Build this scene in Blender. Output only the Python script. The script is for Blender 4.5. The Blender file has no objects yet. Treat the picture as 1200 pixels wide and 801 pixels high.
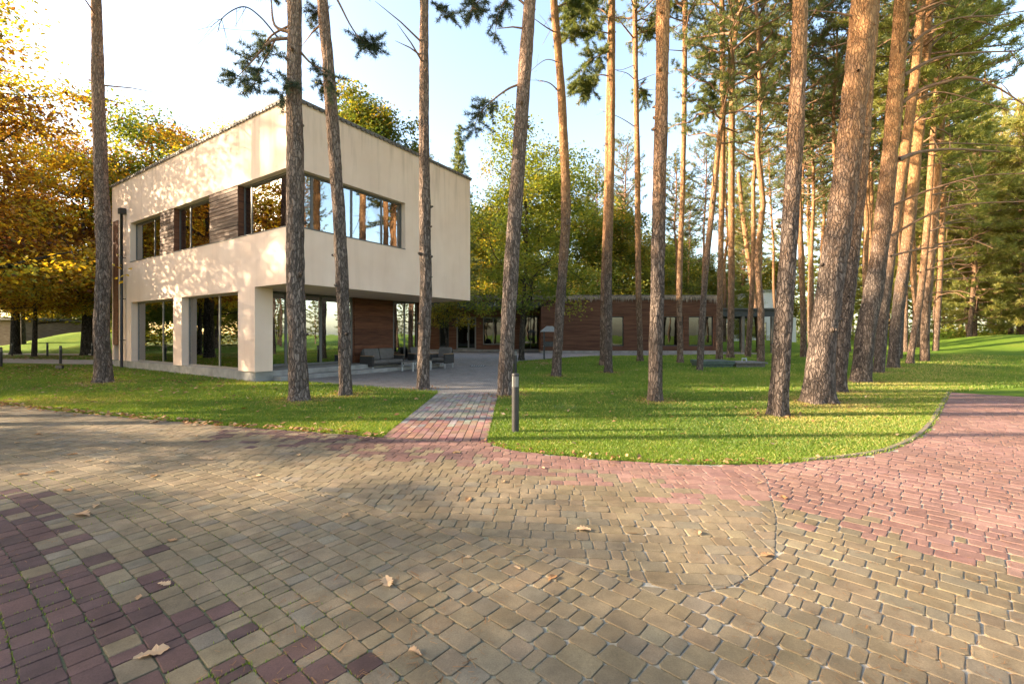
import bpy, math, random
import numpy as np
from mathutils import Vector, noise, Matrix

random.seed(7)
rng = np.random.default_rng(7)
S = bpy.context.scene
COL = S.collection

# ------------------------------------------------------------------ camera
F = 529.0                       # focal length in photo pixels (photo 1200 wide)
EYE = 1.5
HOR = 391.0
cam_d = bpy.data.cameras.new("camera")
cam = bpy.data.objects.new("camera", cam_d)
COL.objects.link(cam)
cam.location = (0, 0, EYE)
cam.rotation_euler = (math.radians(90), 0, 0)
cam_d.sensor_width = 36
cam_d.lens = F / 1200 * 36
cam_d.shift_y = -(400.5 - HOR) / 1200
cam_d.clip_start = 0.05
cam_d.clip_end = 2000
S.camera = cam

# ------------------------------------------------------------------ sky, sun, exposure
SUN_AZ = math.atan2(-0.995, -0.05)     # towards the sun, measured from +Y to +X
SUN_EL = math.radians(19)
w = bpy.data.worlds.new("World")
S.world = w
w.use_nodes = True
nt = w.node_tree
bg = nt.nodes["Background"]
sky = nt.nodes.new("ShaderNodeTexSky")
sky.sky_type = 'NISHITA'
sky.sun_disc = False
sky.sun_elevation = SUN_EL
sky.sun_rotation = SUN_AZ
sky.air_density = 1.0
sky.dust_density = 2.0
sky.ozone_density = 1.0
nt.links.new(sky.outputs[0], bg.inputs[0])
bg.inputs[1].default_value = 0.15
sun_d = bpy.data.lights.new("sun", 'SUN')
sun_d.energy = 4.7
sun_d.angle = math.radians(0.55)
sun_d.color = (1.0, 0.83, 0.62)
sun = bpy.data.objects.new("sun", sun_d)
COL.objects.link(sun)
to_sun = Vector((math.sin(SUN_AZ) * math.cos(SUN_EL), math.cos(SUN_AZ) * math.cos(SUN_EL), math.sin(SUN_EL)))
sun.rotation_euler = to_sun.to_track_quat('Z', 'Y').to_euler()
sun.location = (-30, -10, 30)
S.view_settings.view_transform = 'Standard'
S.view_settings.look = 'None'
S.view_settings.exposure = 2.25
S.view_settings.gamma = 1
S.view_settings.use_curve_mapping = False
S.view_settings.use_white_balance = True
S.view_settings.white_balance_temperature = 7100
S.render.engine = 'CYCLES'
S.cycles.max_bounces = 7
S.cycles.transparent_max_bounces = 10
S.cycles.use_denoising = True


# ------------------------------------------------------------------ helpers
def G(px, py):
    """ground point seen at a photo pixel"""
    Y = EYE * F / (py - HOR)
    return Vector(((px - 600) * Y / F, Y, 0))


def Wp(px, py, Y):
    return Vector(((px - 600) * Y / F, Y, EYE + (HOR - py) * Y / F))


def tag(o, label=None, cat=None, group=None, kind=None):
    if label: o['label'] = label
    if cat: o['category'] = cat
    if group: o['group'] = group
    if kind: o['kind'] = kind
    return o


def empty(name, loc, label=None, cat=None, group=None, rz=0.0):
    o = bpy.data.objects.new(name, None)
    COL.objects.link(o)
    o.location = loc
    o.rotation_euler = (0, 0, rz)
    o.empty_display_size = 0.2
    return tag(o, label, cat, group)


def link(name, me, parent=None, loc=None):
    o = bpy.data.objects.new(name, me)
    COL.objects.link(o)
    if parent is not None: o.parent = parent
    if loc is not None: o.location = loc
    return o


def copy_tree(o, parent=None):
    c = o.copy()
    COL.objects.link(c)
    if parent is not None: c.parent = parent
    for ch in list(o.children): copy_tree(ch, c)
    return c


def np_mesh(name, verts, faces, mat, smooth=False, attr=None, colattr=None):
    """verts (N,3); faces (M,k) uniform polygons; attr per-vertex float 'tint'; colattr per-vertex rgb 'col'"""
    me = bpy.data.meshes.new(name)
    verts = np.asarray(verts, dtype=np.float32)
    faces = np.asarray(faces, dtype=np.int32)
    n, (m, k) = len(verts), faces.shape
    me.vertices.add(n)
    me.vertices.foreach_set("co", verts.ravel())
    me.loops.add(m * k)
    me.loops.foreach_set("vertex_index", faces.ravel())
    me.polygons.add(m)
    me.polygons.foreach_set("loop_start", np.arange(0, m * k, k, dtype=np.int32))
    me.polygons.foreach_set("loop_total", np.full(m, k, dtype=np.int32))
    if smooth: me.polygons.foreach_set("use_smooth", np.ones(m, dtype=bool))
    me.update(calc_edges=True)
    if attr is not None:
        a = me.attributes.new("tint", 'FLOAT', 'POINT')
        a.data.foreach_set("value", np.asarray(attr, dtype=np.float32))
    if colattr is not None:
        a = me.attributes.new("col", 'FLOAT_COLOR', 'POINT')
        c = np.ones((n, 4), dtype=np.float32); c[:, :3] = colattr
        a.data.foreach_set("color", c.ravel())
    me.materials.append(mat)
    return me


class MB:
    def __init__(s):
        s.v, s.f, s.c, s.sm = [], [], [], []

    def add(s, vs, fs, col=None, smooth=False):
        b = len(s.v)
        s.v += [tuple(p) for p in vs]
        s.f += [tuple(i + b for i in f) for f in fs]
        s.sm += [smooth] * len(fs)
        if col is not None: s.c += [col] * len(vs)

    def box(s, x0, x1, y0, y1, z0, z1, M=None, bev=0.0):
        if bev > 0:
            b = bev
            vs = []
            for z, e in ((z0, b), (z0 + b, 0), (z1 - b, 0), (z1, b)):
                vs += [(x0 + e, y0 + e, z), (x1 - e, y0 + e, z), (x1 - e, y1 - e, z), (x0 + e, y1 - e, z)]
            fs = [(3, 2, 1, 0), (12, 13, 14, 15)]
            for r in range(3):
                for k in range(4):
                    a, c = r * 4 + k, r * 4 + (k + 1) % 4
                    fs.append((a, c, c + 4, a + 4))
        else:
            vs = [(x0, y0, z0), (x1, y0, z0), (x1, y1, z0), (x0, y1, z0), (x0, y0, z1), (x1, y0, z1), (x1, y1, z1), (x0, y1, z1)]
            fs = [(3, 2, 1, 0), (4, 5, 6, 7), (0, 1, 5, 4), (1, 2, 6, 5), (2, 3, 7, 6), (3, 0, 4, 7)]
        if M is not None: vs = [M @ Vector(p) for p in vs]
        s.add(vs, fs)

    def tube(s, pts, rad, n=8, caps=True, smooth=True):
        pts = [Vector(p) for p in pts]
        vs, fs = [], []
        up = Vector((0.31, 0.17, 0.93))
        for i, p in enumerate(pts):
            d = (pts[min(i + 1, len(pts) - 1)] - pts[max(i - 1, 0)]).normalized()
            a = d.cross(up)
            if a.length < 0.05: a = d.cross(Vector((1, 0, 0)))
            a.normalize(); b = d.cross(a)
            for k in range(n):
                t = 2 * math.pi * k / n
                vs.append(p + (a * math.cos(t) + b * math.sin(t)) * rad[i])
        for i in range(len(pts) - 1):
            for k in range(n):
                k2 = (k + 1) % n
                fs.append((i * n + k, i * n + k2, (i + 1) * n + k2, (i + 1) * n + k))
        if caps:
            fs.append(tuple(range(n)))
            fs.append(tuple((len(pts) - 1) * n + k for k in reversed(range(n))))
        s.add(vs, fs, smooth=smooth)

    def cyl(s, x, y, z0, z1, r0, r1=None, n=20, smooth=True):
        r1 = r0 if r1 is None else r1
        vs = []
        for z, r in ((z0, r0), (z1, r1)):
            for k in range(n):
                t = 2 * math.pi * k / n
                vs.append((x + r * math.cos(t), y + r * math.sin(t), z))
        fs = [(k, (k + 1) % n, n + (k + 1) % n, n + k) for k in range(n)]
        s.add(vs, fs, smooth=smooth)
        s.add(vs, [tuple(reversed(range(n))), tuple(range(n, 2 * n))])

    def mesh(s, name, mat):
        me = bpy.data.meshes.new(name)
        me.from_pydata(s.v, [], s.f)
        me.polygons.foreach_set("use_smooth", s.sm)
        if s.c and len(s.c) == len(s.v):
            a = me.attributes.new("col", 'FLOAT_COLOR', 'POINT')
            a.data.foreach_set("color", np.array([(c[0], c[1], c[2], 1) for c in s.c], dtype=np.float32).ravel())
        me.materials.append(mat)
        return me

    def build(s, name, mat, parent=None, loc=None):
        return link(name, s.mesh(name, mat), parent, loc)


# ------------------------------------------------------------------ materials
def new_mat(name):
    m = bpy.data.materials.new(name)
    m.use_nodes = True
    n = m.node_tree
    p = n.nodes["Principled BSDF"]
    return m, n, n.nodes, n.links, p


def ramp(nodes, stops, interp='LINEAR'):
    r = nodes.new("ShaderNodeValToRGB")
    r.color_ramp.interpolation = interp
    e = r.color_ramp.elements
    while len(e) < len(stops): e.new(0.5)
    for el, (pos, c) in zip(e, stops):
        el.position = pos
        el.color = (c[0], c[1], c[2], 1)
    return r


def mixc(nodes, links, kind, fac, a, b):
    m = nodes.new("ShaderNodeMix"); m.data_type = 'RGBA'; m.blend_type = kind
    for inp, val in ((m.inputs[0], fac), (m.inputs[6], a), (m.inputs[7], b)):
        if isinstance(val, (int, float)): inp.default_value = val
        elif isinstance(val, tuple): inp.default_value = (*val, 1)
        else: links.new(val, inp)
    return m.outputs[2]


def noise_tex(nodes, links, scale, detail=4, vec=None, rough=0.55):
    t = nodes.new("ShaderNodeTexNoise")
    t.inputs["Scale"].default_value = scale
    t.inputs["Detail"].default_value = detail
    t.inputs["Roughness"].default_value = rough
    if vec is not None: links.new(vec, t.inputs["Vector"])
    return t


def mapping(nodes, links, src, scale=(1, 1, 1), rot=(0, 0, 0)):
    mp = nodes.new("ShaderNodeMapping")
    mp.inputs["Scale"].default_value = scale
    mp.inputs["Rotation"].default_value = rot
    links.new(src, mp.inputs["Vector"])
    return mp.outputs[0]


def bump(nodes, links, height, strength, dist, p):
    b = nodes.new("ShaderNodeBump")
    b.inputs["Strength"].default_value = strength
    b.inputs["Distance"].default_value = dist
    links.new(height, b.inputs["Height"])
    links.new(b.outputs[0], p.inputs["Normal"])


def simple(name, col, rough=0.6, metal=0.0, var=0.15, scale=8.0, bmp=0.15, bscale=60):
    m, n, N, L, p = new_mat(name)
    tc = N.new("ShaderNodeTexCoord")
    t = noise_tex(N, L, scale, 5, tc.outputs["Object"])
    r = ramp(N, [(0.3, tuple(c * (1 - var) for c in col)), (0.7, tuple(min(1, c * (1 + var)) for c in col))])
    L.new(t.outputs["Fac"], r.inputs[0])
    L.new(r.outputs[0], p.inputs["Base Color"])
    p.inputs["Roughness"].default_value = rough
    p.inputs["Metallic"].default_value = metal
    if bmp:
        t2 = noise_tex(N, L, bscale, 3, tc.outputs["Object"])
        bump(N, L, t2.outputs["Fac"], bmp, 0.01, p)
    return m


def mat_stucco():
    m, n, N, L, p = new_mat("stucco")
    g = N.new("ShaderNodeNewGeometry")
    pos = g.outputs["Position"]
    t = noise_tex(N, L, 0.9, 6, pos)
    r = ramp(N, [(0.3, (0.76, 0.56, 0.445)), (0.7, (0.84, 0.64, 0.52))])
    L.new(t.outputs["Fac"], r.inputs[0])
    # rain streaks: long vertical noise, strongest under the coping
    st = noise_tex(N, L, 5.0, 5, mapping(N, L, pos, (1, 1, 0.09)))
    sr = ramp(N, [(0.50, (0, 0, 0)), (0.75, (1, 1, 1))])
    L.new(st.outputs["Fac"], sr.inputs[0])
    sep = N.new("ShaderNodeSeparateXYZ"); L.new(pos, sep.inputs[0])
    mr = N.new("ShaderNodeMapRange")
    mr.inputs["From Min"].default_value = 6.3; mr.inputs["From Max"].default_value = 8.2
    mr.inputs["To Min"].default_value = 0.14; mr.inputs["To Max"].default_value = 0.6
    L.new(sep.outputs[2], mr.inputs["Value"])
    mul = N.new("ShaderNodeMath"); mul.operation = 'MULTIPLY'
    L.new(sr.outputs[0], mul.inputs[0]); L.new(mr.outputs[0], mul.inputs[1])
    c = mixc(N, L, 'MULTIPLY', mul.outputs[0], r.outputs[0], (0.55, 0.50, 0.44))
    L.new(c, p.inputs["Base Color"])
    p.inputs["Roughness"].default_value = 0.9
    p.inputs["Specular IOR Level"].default_value = 0.2
    t2 = noise_tex(N, L, 140, 3, pos)
    bump(N, L, t2.outputs["Fac"], 0.25, 0.004, p)
    return m


def mat_bark(name, dark, pale, orange_lo, orange_hi, z_lo, z_hi, sc=1.0, bstr=1.0):
    m, n, N, L, p = new_mat(name)
    tc = N.new("ShaderNodeTexCoord")
    oi = N.new("ShaderNodeObjectInfo")
    ob = tc.outputs["Object"]
    add = N.new("ShaderNodeVectorMath"); add.operation = 'ADD'
    sc3 = N.new("ShaderNodeVectorMath"); sc3.operation = 'SCALE'
    comb = N.new("ShaderNodeCombineXYZ")
    for k in range(3): L.new(oi.outputs["Random"], comb.inputs[k])
    L.new(comb.outputs[0], sc3.inputs[0]); sc3.inputs["Scale"].default_value = 37.0
    L.new(ob, add.inputs[0]); L.new(sc3.outputs[0], add.inputs[1])
    warp = noise_tex(N, L, 6 * sc, 3, add.outputs[0])
    wsc = N.new("ShaderNodeVectorMath"); wsc.operation = 'SCALE'; wsc.inputs["Scale"].default_value = 0.10
    L.new(warp.outputs["Color"], wsc.inputs[0])
    add2 = N.new("ShaderNodeVectorMath"); add2.operation = 'ADD'
    L.new(add.outputs[0], add2.inputs[0]); L.new(wsc.outputs[0], add2.inputs[1])
    vor = N.new("ShaderNodeTexVoronoi"); vor.feature = 'DISTANCE_TO_EDGE'
    vor.inputs["Scale"].default_value = 22 * sc
    L.new(mapping(N, L, add2.outputs[0], (1, 1, 0.26)), vor.inputs["Vector"])
    crack = ramp(N, [(0.0, (0, 0, 0)), (0.16, (1, 1, 1))])
    L.new(vor.outputs["Distance"], crack.inputs[0])
    vc = N.new("ShaderNodeTexVoronoi"); vc.inputs["Scale"].default_value = 22 * sc
    L.new(mapping(N, L, add2.outputs[0], (1, 1, 0.26)), vc.inputs["Vector"])
    tone = N.new("ShaderNodeSeparateColor"); L.new(vc.outputs["Color"], tone.inputs[0])
    lowr = ramp(N, [(0.0, dark), (0.55, tuple((a + b) / 2 for a, b in zip(dark, pale))), (1.0, pale)])
    hir = ramp(N, [(0.0, orange_lo), (1.0, orange_hi)])
    L.new(tone.outputs[0], lowr.inputs[0]); L.new(tone.outputs[1], hir.inputs[0])
    sep = N.new("ShaderNodeSeparateXYZ"); L.new(ob, sep.inputs[0])
    nz = noise_tex(N, L, 1.6, 5, add.outputs[0], 0.7)
    ma = N.new("ShaderNodeMath"); ma.operation = 'MULTIPLY_ADD'
    L.new(nz.outputs["Fac"], ma.inputs[0]); ma.inputs[1].default_value = 5.0; L.new(sep.outputs[2], ma.inputs[2])
    mr = N.new("ShaderNodeMapRange")
    mr.inputs["From Min"].default_value = z_lo + 2.5; mr.inputs["From Max"].default_value = z_hi + 2.5
    L.new(ma.outputs[0], mr.inputs["Value"])
    base = mixc(N, L, 'MIX', mr.outputs[0], lowr.outputs[0], hir.outputs[0])
    cm = N.new("ShaderNodeMapRange"); cm.inputs["To Min"].default_value = 0.72; cm.inputs["To Max"].default_value = 0.38
    L.new(mr.outputs[0], cm.inputs["Value"])
    inv = N.new("ShaderNodeMath"); inv.operation = 'SUBTRACT'; inv.inputs[0].default_value = 1
    L.new(crack.outputs[0], inv.inputs[1])
    fm = N.new("ShaderNodeMath"); fm.operation = 'MULTIPLY'
    L.new(inv.outputs[0], fm.inputs[0]); L.new(cm.outputs[0], fm.inputs[1])
    c = mixc(N, L, 'MIX', fm.outputs[0], base, tuple(x * 0.35 for x in dark))
    fine = noise_tex(N, L, 55, 6, mapping(N, L, add.outputs[0], (1, 1, 0.4)), 0.7)
    fr = ramp(N, [(0.3, (0.6, 0.6, 0.6)), (0.72, (1.25, 1.25, 1.25))])
    L.new(fine.outputs["Fac"], fr.inputs[0])
    c = mixc(N, L, 'MULTIPLY', 0.8, c, fr.outputs[0])
    L.new(c, p.inputs["Base Color"])
    p.inputs["Roughness"].default_value = 0.95
    p.inputs["Specular IOR Level"].default_value = 0.12
    hb = N.new("ShaderNodeMath"); hb.operation = 'MULTIPLY_ADD'
    L.new(fine.outputs["Fac"], hb.inputs[0]); hb.inputs[1].default_value = 0.45; L.new(crack.outputs[0], hb.inputs[2])
    bump(N, L, hb.outputs[0], bstr, 0.02, p)
    return m


def mat_leaf(name, stops, trans=0.45, gloss=0.12, hue=0.04):
    """foliage: per-leaf 'tint' -> colour ramp, light passes through the leaf"""
    m, n, N, L, p = new_mat(name)
    out = N["Material Output"]
    N.remove(p)
    at = N.new("ShaderNodeAttribute"); at.attribute_name = "tint"
    oi = N.new("ShaderNodeObjectInfo")
    ad = N.new("ShaderNodeMath"); ad.operation = 'MULTIPLY_ADD'
    L.new(oi.outputs["Random"], ad.inputs[0]); ad.inputs[1].default_value = hue * 4; L.new(at.outputs["Fac"], ad.inputs[2])
    sb = N.new("ShaderNodeMath"); sb.operation = 'SUBTRACT'; L.new(ad.outputs[0], sb.inputs[0]); sb.inputs[1].default_value = hue * 2
    r = ramp(N, stops); L.new(sb.outputs[0], r.inputs[0])
    d = N.new("ShaderNodeBsdfDiffuse"); t = N.new("ShaderNodeBsdfTranslucent"); g = N.new("ShaderNodeBsdfGlossy")
    g.inputs["Roughness"].default_value = 0.5
    g.inputs["Color"].default_value = (0.6, 0.6, 0.55, 1)
    L.new(r.outputs[0], d.inputs[0])
    tcol = mixc(N, L, 'MULTIPLY', 1.0, r.outputs[0], (1.5, 1.35, 0.8))
    L.new(tcol, t.inputs[0])
    a = N.new("ShaderNodeMixShader"); a.inputs[0].default_value = trans
    L.new(d.outputs[0], a.inputs[1]); L.new(t.outputs[0], a.inputs[2])
    b = N.new("ShaderNodeMixShader"); b.inputs[0].default_value = gloss * 0.4
    L.new(a.outputs[0], b.inputs[1]); L.new(g.outputs[0], b.inputs[2])
    L.new(b.outputs[0], out.inputs[0])
    return m


def mat_paver():
    m, n, N, L, p = new_mat("paver_concrete")
    at = N.new("ShaderNodeAttribute"); at.attribute_name = "col"
    g = N.new("ShaderNodeNewGeometry"); pos = g.outputs["Position"]
    t = noise_tex(N, L, 7, 6, pos, 0.65)
    r = ramp(N, [(0.28, (0.68, 0.68, 0.68)), (0.72, (1.2, 1.2, 1.2))])
    L.new(t.outputs["Fac"], r.inputs[0])
    c = mixc(N, L, 'MULTIPLY', 0.9, at.outputs["Color"], r.outputs[0])
    f = noise_tex(N, L, 150, 6, pos, 0.8)
    fr = ramp(N, [(0.32, (0.55, 0.54, 0.52)), (0.5, (1, 1, 1)), (0.68, (1.35, 1.34, 1.32))])
    L.new(f.outputs["Fac"], fr.inputs[0])
    c = mixc(N, L, 'MULTIPLY', 0.8, c, fr.outputs[0])
    # old tyre dirt and damp blotches
    s = noise_tex(N, L, 0.9, 5, pos, 0.6)
    srp = ramp(N, [(0.42, (0.72, 0.71, 0.66)), (0.6, (1, 1, 1))])
    L.new(s.outputs["Fac"], srp.inputs[0])
    c = mixc(N, L, 'MULTIPLY', 0.7, c, srp.outputs[0])
    L.new(c, p.inputs["Base Color"])
    p.inputs["Roughness"].default_value = 0.88
    p.inputs["Specular IOR Level"].default_value = 0.25
    bump(N, L, f.outputs["Fac"], 0.8, 0.003, p)
    return m


def mat_joint():
    m, n, N, L, p = new_mat("joint_sand")
    g = N.new("ShaderNodeNewGeometry"); pos = g.outputs["Position"]
    sep = N.new("ShaderNodeSeparateXYZ"); L.new(pos, sep.inputs[0])
    t = noise_tex(N, L, 60, 5, pos, 0.7)
    sand = ramp(N, [(0.3, (0.20, 0.175, 0.14)), (0.7, (0.46, 0.42, 0.35))])
    moss = ramp(N, [(0.3, (0.06, 0.06, 0.035)), (0.7, (0.15, 0.155, 0.075))])
    L.new(t.outputs["Fac"], sand.inputs[0]); L.new(t.outputs["Fac"], moss.inputs[0])
    mr = N.new("ShaderNodeMapRange")
    big = noise_tex(N, L, 1.3, 4, pos, 0.6)
    ma = N.new("ShaderNodeMath"); ma.operation = 'MULTIPLY_ADD'
    L.new(big.outputs["Fac"], ma.inputs[0]); ma.inputs[1].default_value = 4.0; L.new(sep.outputs[0], ma.inputs[2])
    mr.inputs["From Min"].default_value = 0.9; mr.inputs["From Max"].default_value = 3.2
    L.new(ma.outputs[0], mr.inputs["Value"])
    c = mixc(N, L, 'MIX', mr.outputs[0], moss.outputs[0], sand.outputs[0])
    L.new(c, p.inputs["Base Color"])
    p.inputs["Roughness"].default_value = 1.0
    bump(N, L, t.outputs["Fac"], 0.6, 0.006, p)
    return m


def mat_grass_ground():
    m, n, N, L, p = new_mat("lawn_turf")
    g = N.new("ShaderNodeNewGeometry"); pos = g.outputs["Position"]
    a = noise_tex(N, L, 0.35, 5, pos, 0.6)
    b = noise_tex(N, L, 30, 5, mapping(N, L, pos, (1, 1, 1)), 0.7)
    r1 = ramp(N, [(0.3, (0.085, 0.155, 0.016)), (0.55, (0.140, 0.215, 0.024)), (0.75, (0.22, 0.24, 0.04))])
    L.new(a.outputs["Fac"], r1.inputs[0])
    r2 = ramp(N, [(0.3, (0.5, 0.5, 0.5)), (0.7, (1.35, 1.35, 1.2))])
    L.new(b.outputs["Fac"], r2.inputs[0])
    c = mixc(N, L, 'MULTIPLY', 0.85, r1.outputs[0], r2.outputs[0])
    L.new(c, p.inputs["Base Color"])
    p.inputs["Roughness"].default_value = 1.0
    p.inputs["Specular IOR Level"].default_value = 0.1
    bump(N, L, b.outputs["Fac"], 0.9, 0.05, p)
    return m


def mat_brickpave(name, cols, scale, rot, mortar):
    m, n, N, L, p = new_mat(name)
    g = N.new("ShaderNodeNewGeometry"); pos = g.outputs["Position"]
    bt = N.new("ShaderNodeTexBrick")
    L.new(mapping(N, L, pos, (1, 1, 1), (0, 0, rot)), bt.inputs["Vector"])
    bt.inputs["Scale"].default_value = scale
    bt.inputs["Color1"].default_value = (*cols[0], 1); bt.inputs["Color2"].default_value = (*cols[1], 1)
    bt.inputs["Mortar"].default_value = (*mortar, 1)
    bt.inputs["Mortar Size"].default_value = 0.018
    t = noise_tex(N, L, 2.2, 6, pos, 0.65)
    r = ramp(N, [(0.3, (0.7, 0.7, 0.7)), (0.7, (1.2, 1.2, 1.2))]); L.new(t.outputs["Fac"], r.inputs[0])
    c = mixc(N, L, 'MULTIPLY', 0.9, bt.outputs["Color"], r.outputs[0])
    L.new(c, p.inputs["Base Color"]); p.inputs["Roughness"].default_value = 0.9
    bump(N, L, bt.outputs["Fac"], -0.4, 0.01, p)
    return m


def mat_wood(name, c0, c1, c2, grain=(1.2, 1.2, 26), rough=0.7, var=0.28):
    m, n, N, L, p = new_mat(name)
    tc = N.new("ShaderNodeTexCoord"); oi = N.new("ShaderNodeObjectInfo")
    comb = N.new("ShaderNodeCombineXYZ")
    for k in range(3): L.new(oi.outputs["Random"], comb.inputs[k])
    s = N.new("ShaderNodeVectorMath"); s.operation = 'SCALE'; s.inputs["Scale"].default_value = 23
    L.new(comb.outputs[0], s.inputs[0])
    a = N.new("ShaderNodeVectorMath"); a.operation = 'ADD'
    L.new(tc.outputs["Object"], a.inputs[0]); L.new(s.outputs[0], a.inputs[1])
    t = noise_tex(N, L, 1.0, 7, mapping(N, L, a.outputs[0], grain), 0.62)
    r = ramp(N, [(0.28, c0), (0.5, c1), (0.74, c2)])
    L.new(t.outputs["Fac"], r.inputs[0])
    at = N.new("ShaderNodeAttribute"); at.attribute_name = "col"
    rr = ramp(N, [(0, (1 - var,) * 3), (1, (1 + var,) * 3)]); L.new(oi.outputs["Random"], rr.inputs[0])
    c = mixc(N, L, 'MULTIPLY', 1.0, r.outputs[0], rr.outputs[0])
    L.new(c, p.inputs["Base Color"])
    p.inputs["Roughness"].default_value = rough
    p.inputs["Specular IOR Level"].default_value = 0.3
    bump(N, L, t.outputs["Fac"], 0.35, 0.01, p)
    return m


def mat_glass(name, refl=0.30, tint=(0.55, 0.60, 0.60)):
    m, n, N, L, p = new_mat(name)
    out = N["Material Output"]; N.remove(p)
    gl = N.new("ShaderNodeBsdfGlossy"); gl.inputs["Roughness"].default_value = 0.012
    gl.inputs["Color"].default_value = (0.92, 0.95, 0.97, 1)
    g = N.new("ShaderNodeNewGeometry")
    nz = noise_tex(N, L, 0.8, 2, g.outputs["Position"])
    b = N.new("ShaderNodeBump"); b.inputs["Strength"].default_value = 0.05; b.inputs["Distance"].default_value = 0.05
    L.new(nz.outputs["Fac"], b.inputs["Height"]); L.new(b.outputs[0], gl.inputs["Normal"])
    tr = N.new("ShaderNodeBsdfTransparent"); tr.inputs[0].default_value = (*tint, 1)
    fr = N.new("ShaderNodeFresnel"); fr.inputs["IOR"].default_value = 1.5
    ad = N.new("ShaderNodeMath"); ad.operation = 'ADD'; ad.use_clamp = True
    L.new(fr.outputs[0], ad.inputs[0]); ad.inputs[1].default_value = refl
    mx = N.new("ShaderNodeMixShader")
    L.new(ad.outputs[0], mx.inputs[0]); L.new(tr.outputs[0], mx.inputs[1]); L.new(gl.outputs[0], mx.inputs[2])
    L.new(mx.outputs[0], out.inputs[0])
    return m


M = {}
M['stucco'] = mat_stucco()
M['plinth'] = simple("plinth_render", (0.26, 0.25, 0.235), 0.9, var=0.25, scale=3)
M['coping'] = simple("coping_metal", (0.13, 0.115, 0.10), 0.55, 0.3, var=0.3, scale=4)
M['frame'] = simple("window_frame_grey", (0.10, 0.095, 0.09), 0.45, 0.2, var=0.1)
M['frame_lt'] = simple("window_frame_light", (0.20, 0.19, 0.18), 0.45, 0.2, var=0.1)
M['pipe'] = simple("downpipe_metal", (0.045, 0.045, 0.048), 0.4, 0.6, var=0.15)
M['glass'] = mat_glass("window_glass", 0.24)
M['glass_far'] = mat_glass("dark_far_glass", 0.06, (0.25, 0.27, 0.27))
M['glass_dark'] = mat_glass("patio_glass", 0.42, (0.35, 0.38, 0.38))
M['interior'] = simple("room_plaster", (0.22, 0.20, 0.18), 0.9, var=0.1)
M['curtain'] = simple("curtain_cloth", (0.42, 0.40, 0.36), 0.95, var=0.15)
M['wood_weather'] = mat_wood("weathered_larch", (0.05, 0.030, 0.022), (0.17, 0.105, 0.075), (0.36, 0.27, 0.21), (1.2, 1.2, 30), var=0.5)
M['wood_red'] = mat_wood("red_brown_larch", (0.050, 0.016, 0.009), (0.125, 0.045, 0.022), (0.20, 0.080, 0.040), (1.5, 1.5, 22))
M['wood_back'] = mat_wood("brown_larch_cladding", (0.055, 0.021, 0.012), (0.118, 0.050, 0.028), (0.19, 0.09, 0.053), (0.6, 0.6, 9))
M['dark_metal'] = simple("dark_metal", (0.045, 0.048, 0.052), 0.5, 0.3, var=0.2)
M['fringe'] = simple("dry_reed", (0.24, 0.195, 0.16), 0.95, var=0.5, scale=12)
M['white'] = simple("white_render", (0.72, 0.70, 0.66), 0.85, var=0.06)
M['roof_grey'] = simple("grey_roofing", (0.30, 0.28, 0.26), 0.8, var=0.2)
M['paver'] = mat_paver()
M['joint'] = mat_joint()
M['turf'] = mat_grass_ground()
M['patio'] = mat_brickpave("grey_brick_paving", ((0.20, 0.18, 0.17), (0.25, 0.23, 0.215)), 4.5, math.radians(90), (0.12, 0.11, 0.10))
M['footpath'] = mat_brickpave("pale_path_paving", ((0.36, 0.30, 0.26), (0.42, 0.36, 0.31)), 3.0, 0.3, (0.2, 0.18, 0.15))
M['kerb'] = simple("kerb_concrete", (0.17, 0.12, 0.10), 0.9, var=0.3, scale=9)
M['bark'] = mat_bark("pine_bark", (0.085, 0.064, 0.054), (0.22, 0.168, 0.140), (0.32, 0.155, 0.072), (0.52, 0.275, 0.13), 3.2, 8.0)
M['bark_grey'] = mat_bark("pine_bark_grey", (0.10, 0.076, 0.064), (0.28, 0.215, 0.18), (0.26, 0.150, 0.100), (0.46, 0.29, 0.20), 4.0, 11.0)
M['bark_far'] = mat_bark("pine_bark_slim", (0.11, 0.072, 0.052), (0.26, 0.18, 0.135), (0.29, 0.145, 0.072), (0.48, 0.26, 0.13), 2.0, 8.0, 0.7)
M['bark_oak'] = mat_bark("oak_bark", (0.04, 0.033, 0.027), (0.13, 0.11, 0.09), (0.06, 0.05, 0.04), (0.13, 0.11, 0.09), 3.0, 9.0)
M['twig'] = simple("branch_wood", (0.22, 0.12, 0.07), 0.9, var=0.35, scale=6)
M['twig_dark'] = simple("branch_wood_dark", (0.07, 0.05, 0.04), 0.9, var=0.35, scale=6)
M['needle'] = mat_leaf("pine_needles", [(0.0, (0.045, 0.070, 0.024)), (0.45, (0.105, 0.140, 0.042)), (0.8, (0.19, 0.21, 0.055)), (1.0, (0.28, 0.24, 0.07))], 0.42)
M['needle_low'] = mat_leaf("pine_needles_sunlit", [(0.0, (0.12, 0.145, 0.036)), (0.45, (0.23, 0.25, 0.062)), (0.8, (0.34, 0.32, 0.08)), (1.0, (0.42, 0.34, 0.10))], 0.48)  # lighter copy of the needles, sunlight put into the colour
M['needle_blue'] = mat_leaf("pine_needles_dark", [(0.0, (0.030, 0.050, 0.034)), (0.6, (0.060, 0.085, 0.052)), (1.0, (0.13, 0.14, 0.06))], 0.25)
M['leaf_green'] = mat_leaf("oak_leaves_green", [(0.0, (0.070, 0.115, 0.022)), (0.4, (0.155, 0.205, 0.034)), (0.75, (0.27, 0.28, 0.045)), (1.0, (0.40, 0.30, 0.055))], 0.52)
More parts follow.
